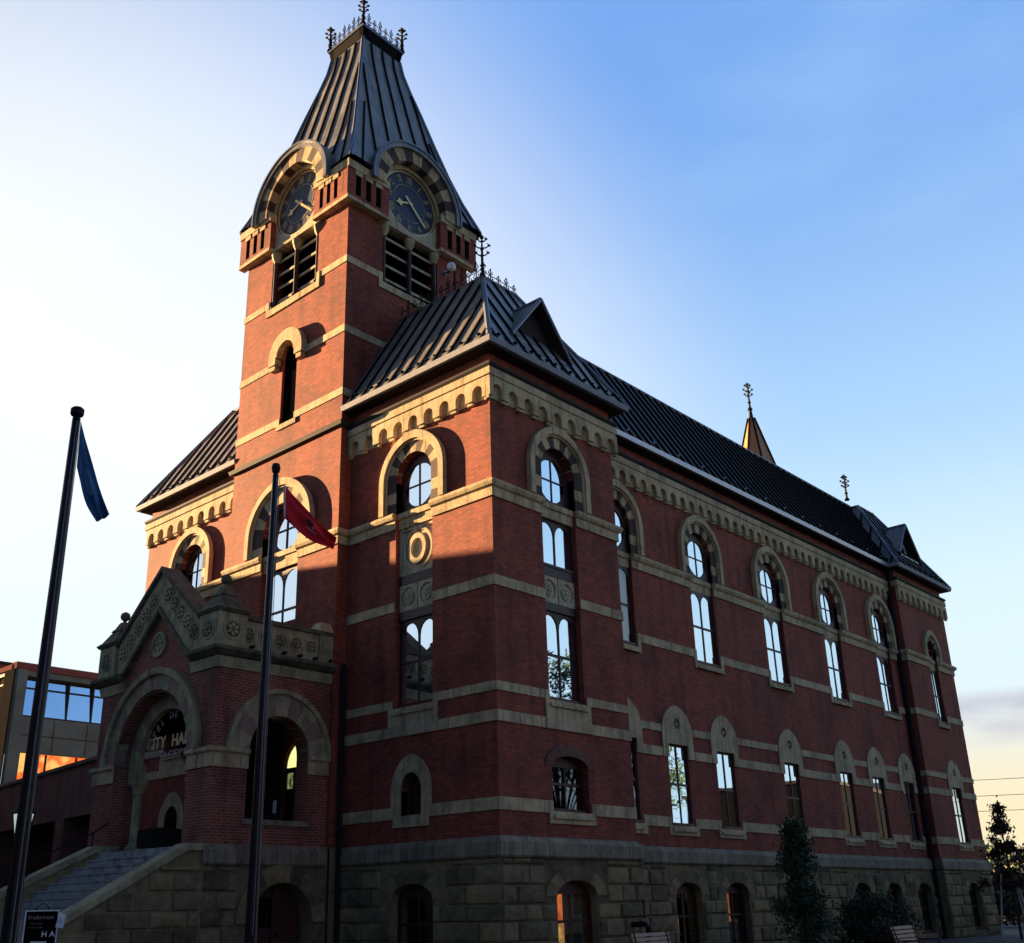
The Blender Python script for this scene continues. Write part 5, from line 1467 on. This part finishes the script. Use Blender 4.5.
def modern():
    r = empty('office_building', (-45, 7.1, 0), 'modern grey panelled office building with a long band of blue glass, far left', 'building')
    F = Fac((-45, 0, 0), (0, 1, 0), (1, 0, 0)); G = Fac((0, 7.1, 0), (1, 0, 0), (0, -1, 0))
    mb = MB('modern_panel', 'dark_trim')
    F.prism(mb, rect(7.1, 44, 0, 15.45), 0, 0, 'modern_panel', holes=[rect(7.75, 43.5, 12.7, 15.1), rect(8, 43, 7.6, 10.62)], sides=False, hd=-.25)
    mb.add([(-45, 44, 0), (-80, 44, 0), (-80, 44, 15.4), (-45, 44, 15.4)], [(0, 1, 2, 3)]); mb.add([(-45, 7.1, 15.4), (-80, 7.1, 15.4), (-80, 44, 15.4), (-45, 44, 15.4)], [(0, 1, 2, 3)])
    G.box(mb, -80, -46.3, 15.2, 15.45, -.3, 0, 'dark_trim'); G.box(mb, -80, -46.3, 0, 6.3, -.3, 0, 'modern_panel')
    mb.build('wall', r)
    mb = MB('modern_edge'); F.box(mb, 7.05, 44.1, 15.453, 15.85, -.6, .12); G.box(mb, -80, -45.4, 15.453, 15.75, -.5, .1); mb.build('roof_edge', r)
    mb = MB('matte_dark'); mb.box((-46.3, 7.0, 0), (-45.0, 7.09, 15.44)); mb.build('corner_post', r)
    mb = MB('modern_panel'); F.box(mb, 7.15, 7.72, 0, 15.4, .003, .3); mb.build('column', r)
    mb = MB('matte_dark')
    for k in range(1, 18): F.box(mb, 7.75+k*2.1-.02, 7.75+k*2.1+.02, 10.7, 12.6, .002, .012)
    F.box(mb, 7.75, 43.5, 11.62, 11.66, .003, .013); mb.build('panel_joints', r)
    mb = MB('glass_modern'); mb.add([F.P(7.7, 12.65, -.2), F.P(43.5, 12.65, -.2), F.P(43.5, 15.12, -.45), F.P(7.7, 15.12, -.45)], [(0, 1, 2, 3)]); mb.build('glazing', r)
    mb = MB('dark_trim')
    for k in range(22):
        y = 9.0+k*1.6; F.box(mb, y-.045, y+.045, 12.7, 15.1, -.46, -.17)
    F.box(mb, 7.75, 43.5, 14.40, 14.5, -.401, -.34); F.box(mb, 7.75, 43.5, 12.7, 12.8, -.202, -.08); F.box(mb, 7.75, 43.5, 15.02, 15.1, -.45, -.3)
    mb.build('mullions', r)
    mb = MB('lit_shop'); F.prism(mb, rect(8, 43, 7.6, 10.62), -.25, -.22, sides=False); mb.build('shop_window', r)
    mb = MB('dark_trim')
    for k in range(18): F.box(mb, 9.6+k*1.9, 9.7+k*1.9, 7.6, 10.6, -.22, -.14)
    mb.build('shop_mullions', r)
    mb = MB('painted_sunset', 'dark_trim'); G.prism(mb, rect(-80, -46.35, 6.3, 15.2), -.3, -.25, 'painted_sunset', sides=False)
    for k in range(18): G.box(mb, -47.6-k*1.8, -47.5-k*1.8, 6.3, 15.2, -.25, -.15, 'dark_trim')
    for z in (8, 9.7, 11.4, 13.1, 14.7): G.box(mb, -80, -46.4, z, z+.1, -.251, -.13, 'dark_trim')
    mb.build('front_glazing', r)
    mb = MB('modern_edge', 'dark_trim'); mb.box((-56.5, 9, 15.5), (-53.6, 12, 17.5), 'modern_edge'); mb.box((-56.7, 8.8, 17.503), (-53.4, 12.2, 17.65), 'dark_trim'); mb.build('plant_room', r)
modern()

def hill():
    mb = MB('grass'); rnd = random.Random(4)
    vs = []; fs = []; nx, ny = 60, 8
    for i in range(nx+1):
        for j in range(ny+1):
            x = -420+i*14; t = j/ny; y = 330+t*260
            z = (14+3.5*math.sin(i*.11+1)+2.2*math.sin(i*.43))*math.sin(PI*min(1, t*1.0+.0))*1.15
            vs.append((x, y, max(-.5, z)))
    for i in range(nx):
        for j in range(ny): fs.append((i*(ny+1)+j, (i+1)*(ny+1)+j, (i+1)*(ny+1)+j+1, i*(ny+1)+j+1))
    mb.add(vs, fs); tag(mb.build('hills', smooth=True), kind='structure')
    pts = []
    for k in range(15000):
        x = rnd.uniform(-300, 250); t = rnd.uniform(.1, .9); y = 330+t*260; i = (x+420)/14
        z = (14+3.5*math.sin(i*.11+1)+2.2*math.sin(i*.43))*math.sin(PI*t)*1.15
        pts.append((x, y, max(0, z)+rnd.uniform(.2, 3.6)))
    o = leafmesh('wooded_hillside', None, 'leaf_wood', pts, 1.6, 6)
    tag(o, 'far wooded hillside low on the horizon past the far corner', 'woodland', kind='stuff')
hill()

def street_building(x, y, w, d, h, rz, roof, label, mat='old_brick', nwin=5, floors=4):
    """neighbour across the street, out of the frame but shading and mirrored in the windows"""
    c, s = math.cos(rz), math.sin(rz)
    r = empty('street_building', (x, y, 0), label, 'building', 'buildings across the street')
    U = Vector((c, s, 0)); N = Vector((s, -c, 0))
    F = Fac((x, y, 0), U, N)
    mb = MB(mat, 'dark_trim'); F.prism(mb, rect(-w/2, w/2, 0, h), -d, 0, mat, back=True)
    mb.build('wall', r)
    mb = MB('dark_trim')
    if roof > 0:
        A = [F.P(-w/2-.3, h+.003, .3), F.P(w/2+.3, h+.003, .3), F.P(w/2+.3, h+.003, -d-.3), F.P(-w/2-.3, h+.003, -d-.3), F.P(0, h+roof, .3), F.P(0, h+roof, -d-.3)]
        mb.add(A, [(0, 1, 2, 3), (0, 1, 4), (1, 2, 5, 4), (2, 3, 5), (3, 0, 4, 5)])
    else: F.box(mb, -w/2-.25, w/2+.25, h+.003, h+.35, -d-.25, .25)
    mb.build('roof', r)
    for i in range(nwin):
        for j in range(floors):
            u = -w/2+w*(i+.5)/nwin; z = 1.2+j*(h-1.2)/floors
            mb = MB('white_paint'); F.prism(mb, rect(u-.6, u+.6, z, z+1.7), -.02, .06, 0, holes=[rect(u-.5, u+.5, z+.1, z+1.6)], hd=.0)
            f = mb.build('window', r); mb = MB('glass_dim'); F.box(mb, u-.5, u+.5, z+.1, z+1.6, .002, .012); mb.build('pane', f)
    return r
# west block: its roofline throws the level shadow across the front
az = math.atan2(.225, .965)
sd = Vector((-.974, -.227, 0)); nd = Vector((-.227, .974, 0))
cw_ = sd*45.5+nd*(-12)
rz = math.atan2(nd.y, nd.x)
street_building(cw_.x, cw_.y, 34, 14, 14.6, rz+PI, 0, 'long flat-roofed block to the west across the square', 'old_brick', 7, 4)
street_building(-66, -7, 17, 10, 14, rz+PI, 0, 'unseen brick block farther west, added to shade the annex', 'old_brick', 4, 3)  # added out of view to keep sun off the annex
street_building(-34, -44, 16, 12, 15, PI, 6, 'tall brick house with steep gable across the front street', 'old_brick', 4, 4)
street_building(-14, -42, 14, 12, 11, PI, 4, 'gabled plaster house across the front street, middle of the row', 'plaster', 4, 3)
street_building(6, -42, 18, 12, 12, PI, 0, 'flat roofed brick shop across the front street', 'old_brick', 5, 3)
street_building(30, -34, 18, 12, 12, PI-.6, 4, 'brick corner house south of the camera', 'old_brick', 5, 3)
for i, (y, h, rf, lb) in enumerate(((0, 9, 3, 'brick row house on the side street, southern one'), (20, 10, 0, 'flat roofed brick block on the side street'), (41, 6.2, 1.5, 'gabled plaster house on the side street'), (62, 6.5, 1.5, 'low gabled brick house on the side street before the added dark blocks'))):
    street_building(33, y, 18, 12, h, -PI/2, rf, lb, 'plaster' if i == 2 else 'old_brick', 5, 3)

street_building(33, 95, 20, 12, 13, -PI/2, 0, 'unseen dark flat block added for window reflections, north end of the side street', 'reflection_dark', 0, 0)  # this and the next block are added unseen, to darken lower lancet reflections
street_building(33, 118, 22, 12, 13.5, -PI/2, 2, 'unseen dark gabled block added for window reflections, beyond the north end of the side street', 'reflection_dark', 0, 0)
def big_tree(x, y, h, label, seed):
    rnd = random.Random(seed); r = empty('street_tree', (x, y, 0), label, 'tree', 'street trees out on the side street')
    mb = MB('bark'); mb.tube([(x, y, 0), (x+.1, y, h*.35), (x, y+.1, h*.6)], [.28, .2, .1], 10)
    cl = []
    for k in range(46):
        a = rnd.uniform(0, 2*PI); e = rnd.uniform(-.3, 1); R = h*.3*rnd.uniform(.5, 1)
        c = Vector((x+R*math.cos(a)*math.sqrt(max(0, 1-e*e)), y+R*math.sin(a)*math.sqrt(max(0, 1-e*e)), h*.64+e*h*.34)); cl.append(c)
        mb.tube([(x, y, h*.3), tuple(c)], [.08, .02], 5)
    mb.build('trunk', r)
    pts = []
    for k in range(5000):
        c = rnd.choice(cl); pts.append(c+Vector((rnd.gauss(0, .55), rnd.gauss(0, .55), rnd.gauss(0, .5))))
    leafmesh('crown', r, 'leaf_green', pts, .17, seed)
for i, (x, y, h, lb) in enumerate(((25.5, 9, 9, 'leafy street tree east of the hall, nearest'), (25.5, 19, 10, 'leafy street tree east of the hall, second along'), (26, 34, 17, 'tall leafy street tree east of the hall, third along'), (26, 46, 16, 'leafy street tree east of the hall, farthest'))):
    big_tree(x, y, h, lb, 50+i)

# overhead wires past the far corner
def wires():
    for (x, y) in ((-60, 84), (30, 116)):
        r = empty('utility_pole', (x, y, 0), 'wooden utility pole holding the wires, %s' % ('hidden west end' if x < 0 else 'east end'), 'utility pole', 'utility poles')
        mb = MB('bark'); mb.tube([(x, y, 0), (x, y, 14.6)], [.16, .1], 10); mb.build('post', r)
        for z in (14.0, 12.4, 10.9): mb = MB('bark'); mb.box((x-.06, y-.6, z-.06), (x+.06, y+.6, z+.06)); mb.build('crossarm', r)
    for z, lb in ((14.0, 'topmost of the three overhead wires past the far corner'), (12.4, 'middle one of the three overhead wires past the far corner'), (10.9, 'lowest of the three overhead wires past the far corner')):
        mb = MB('iron'); n = 24; mb.tube([(-60+90*k/n, 84+32*k/n, z+.07-1.2*math.sin(PI*k/n)) for k in range(n+1)], .028, 5)
        o = mb.build('overhead_wire', loc=(-60, 84, z)); tag(o, lb, 'wire', 'overhead wires')
wires()
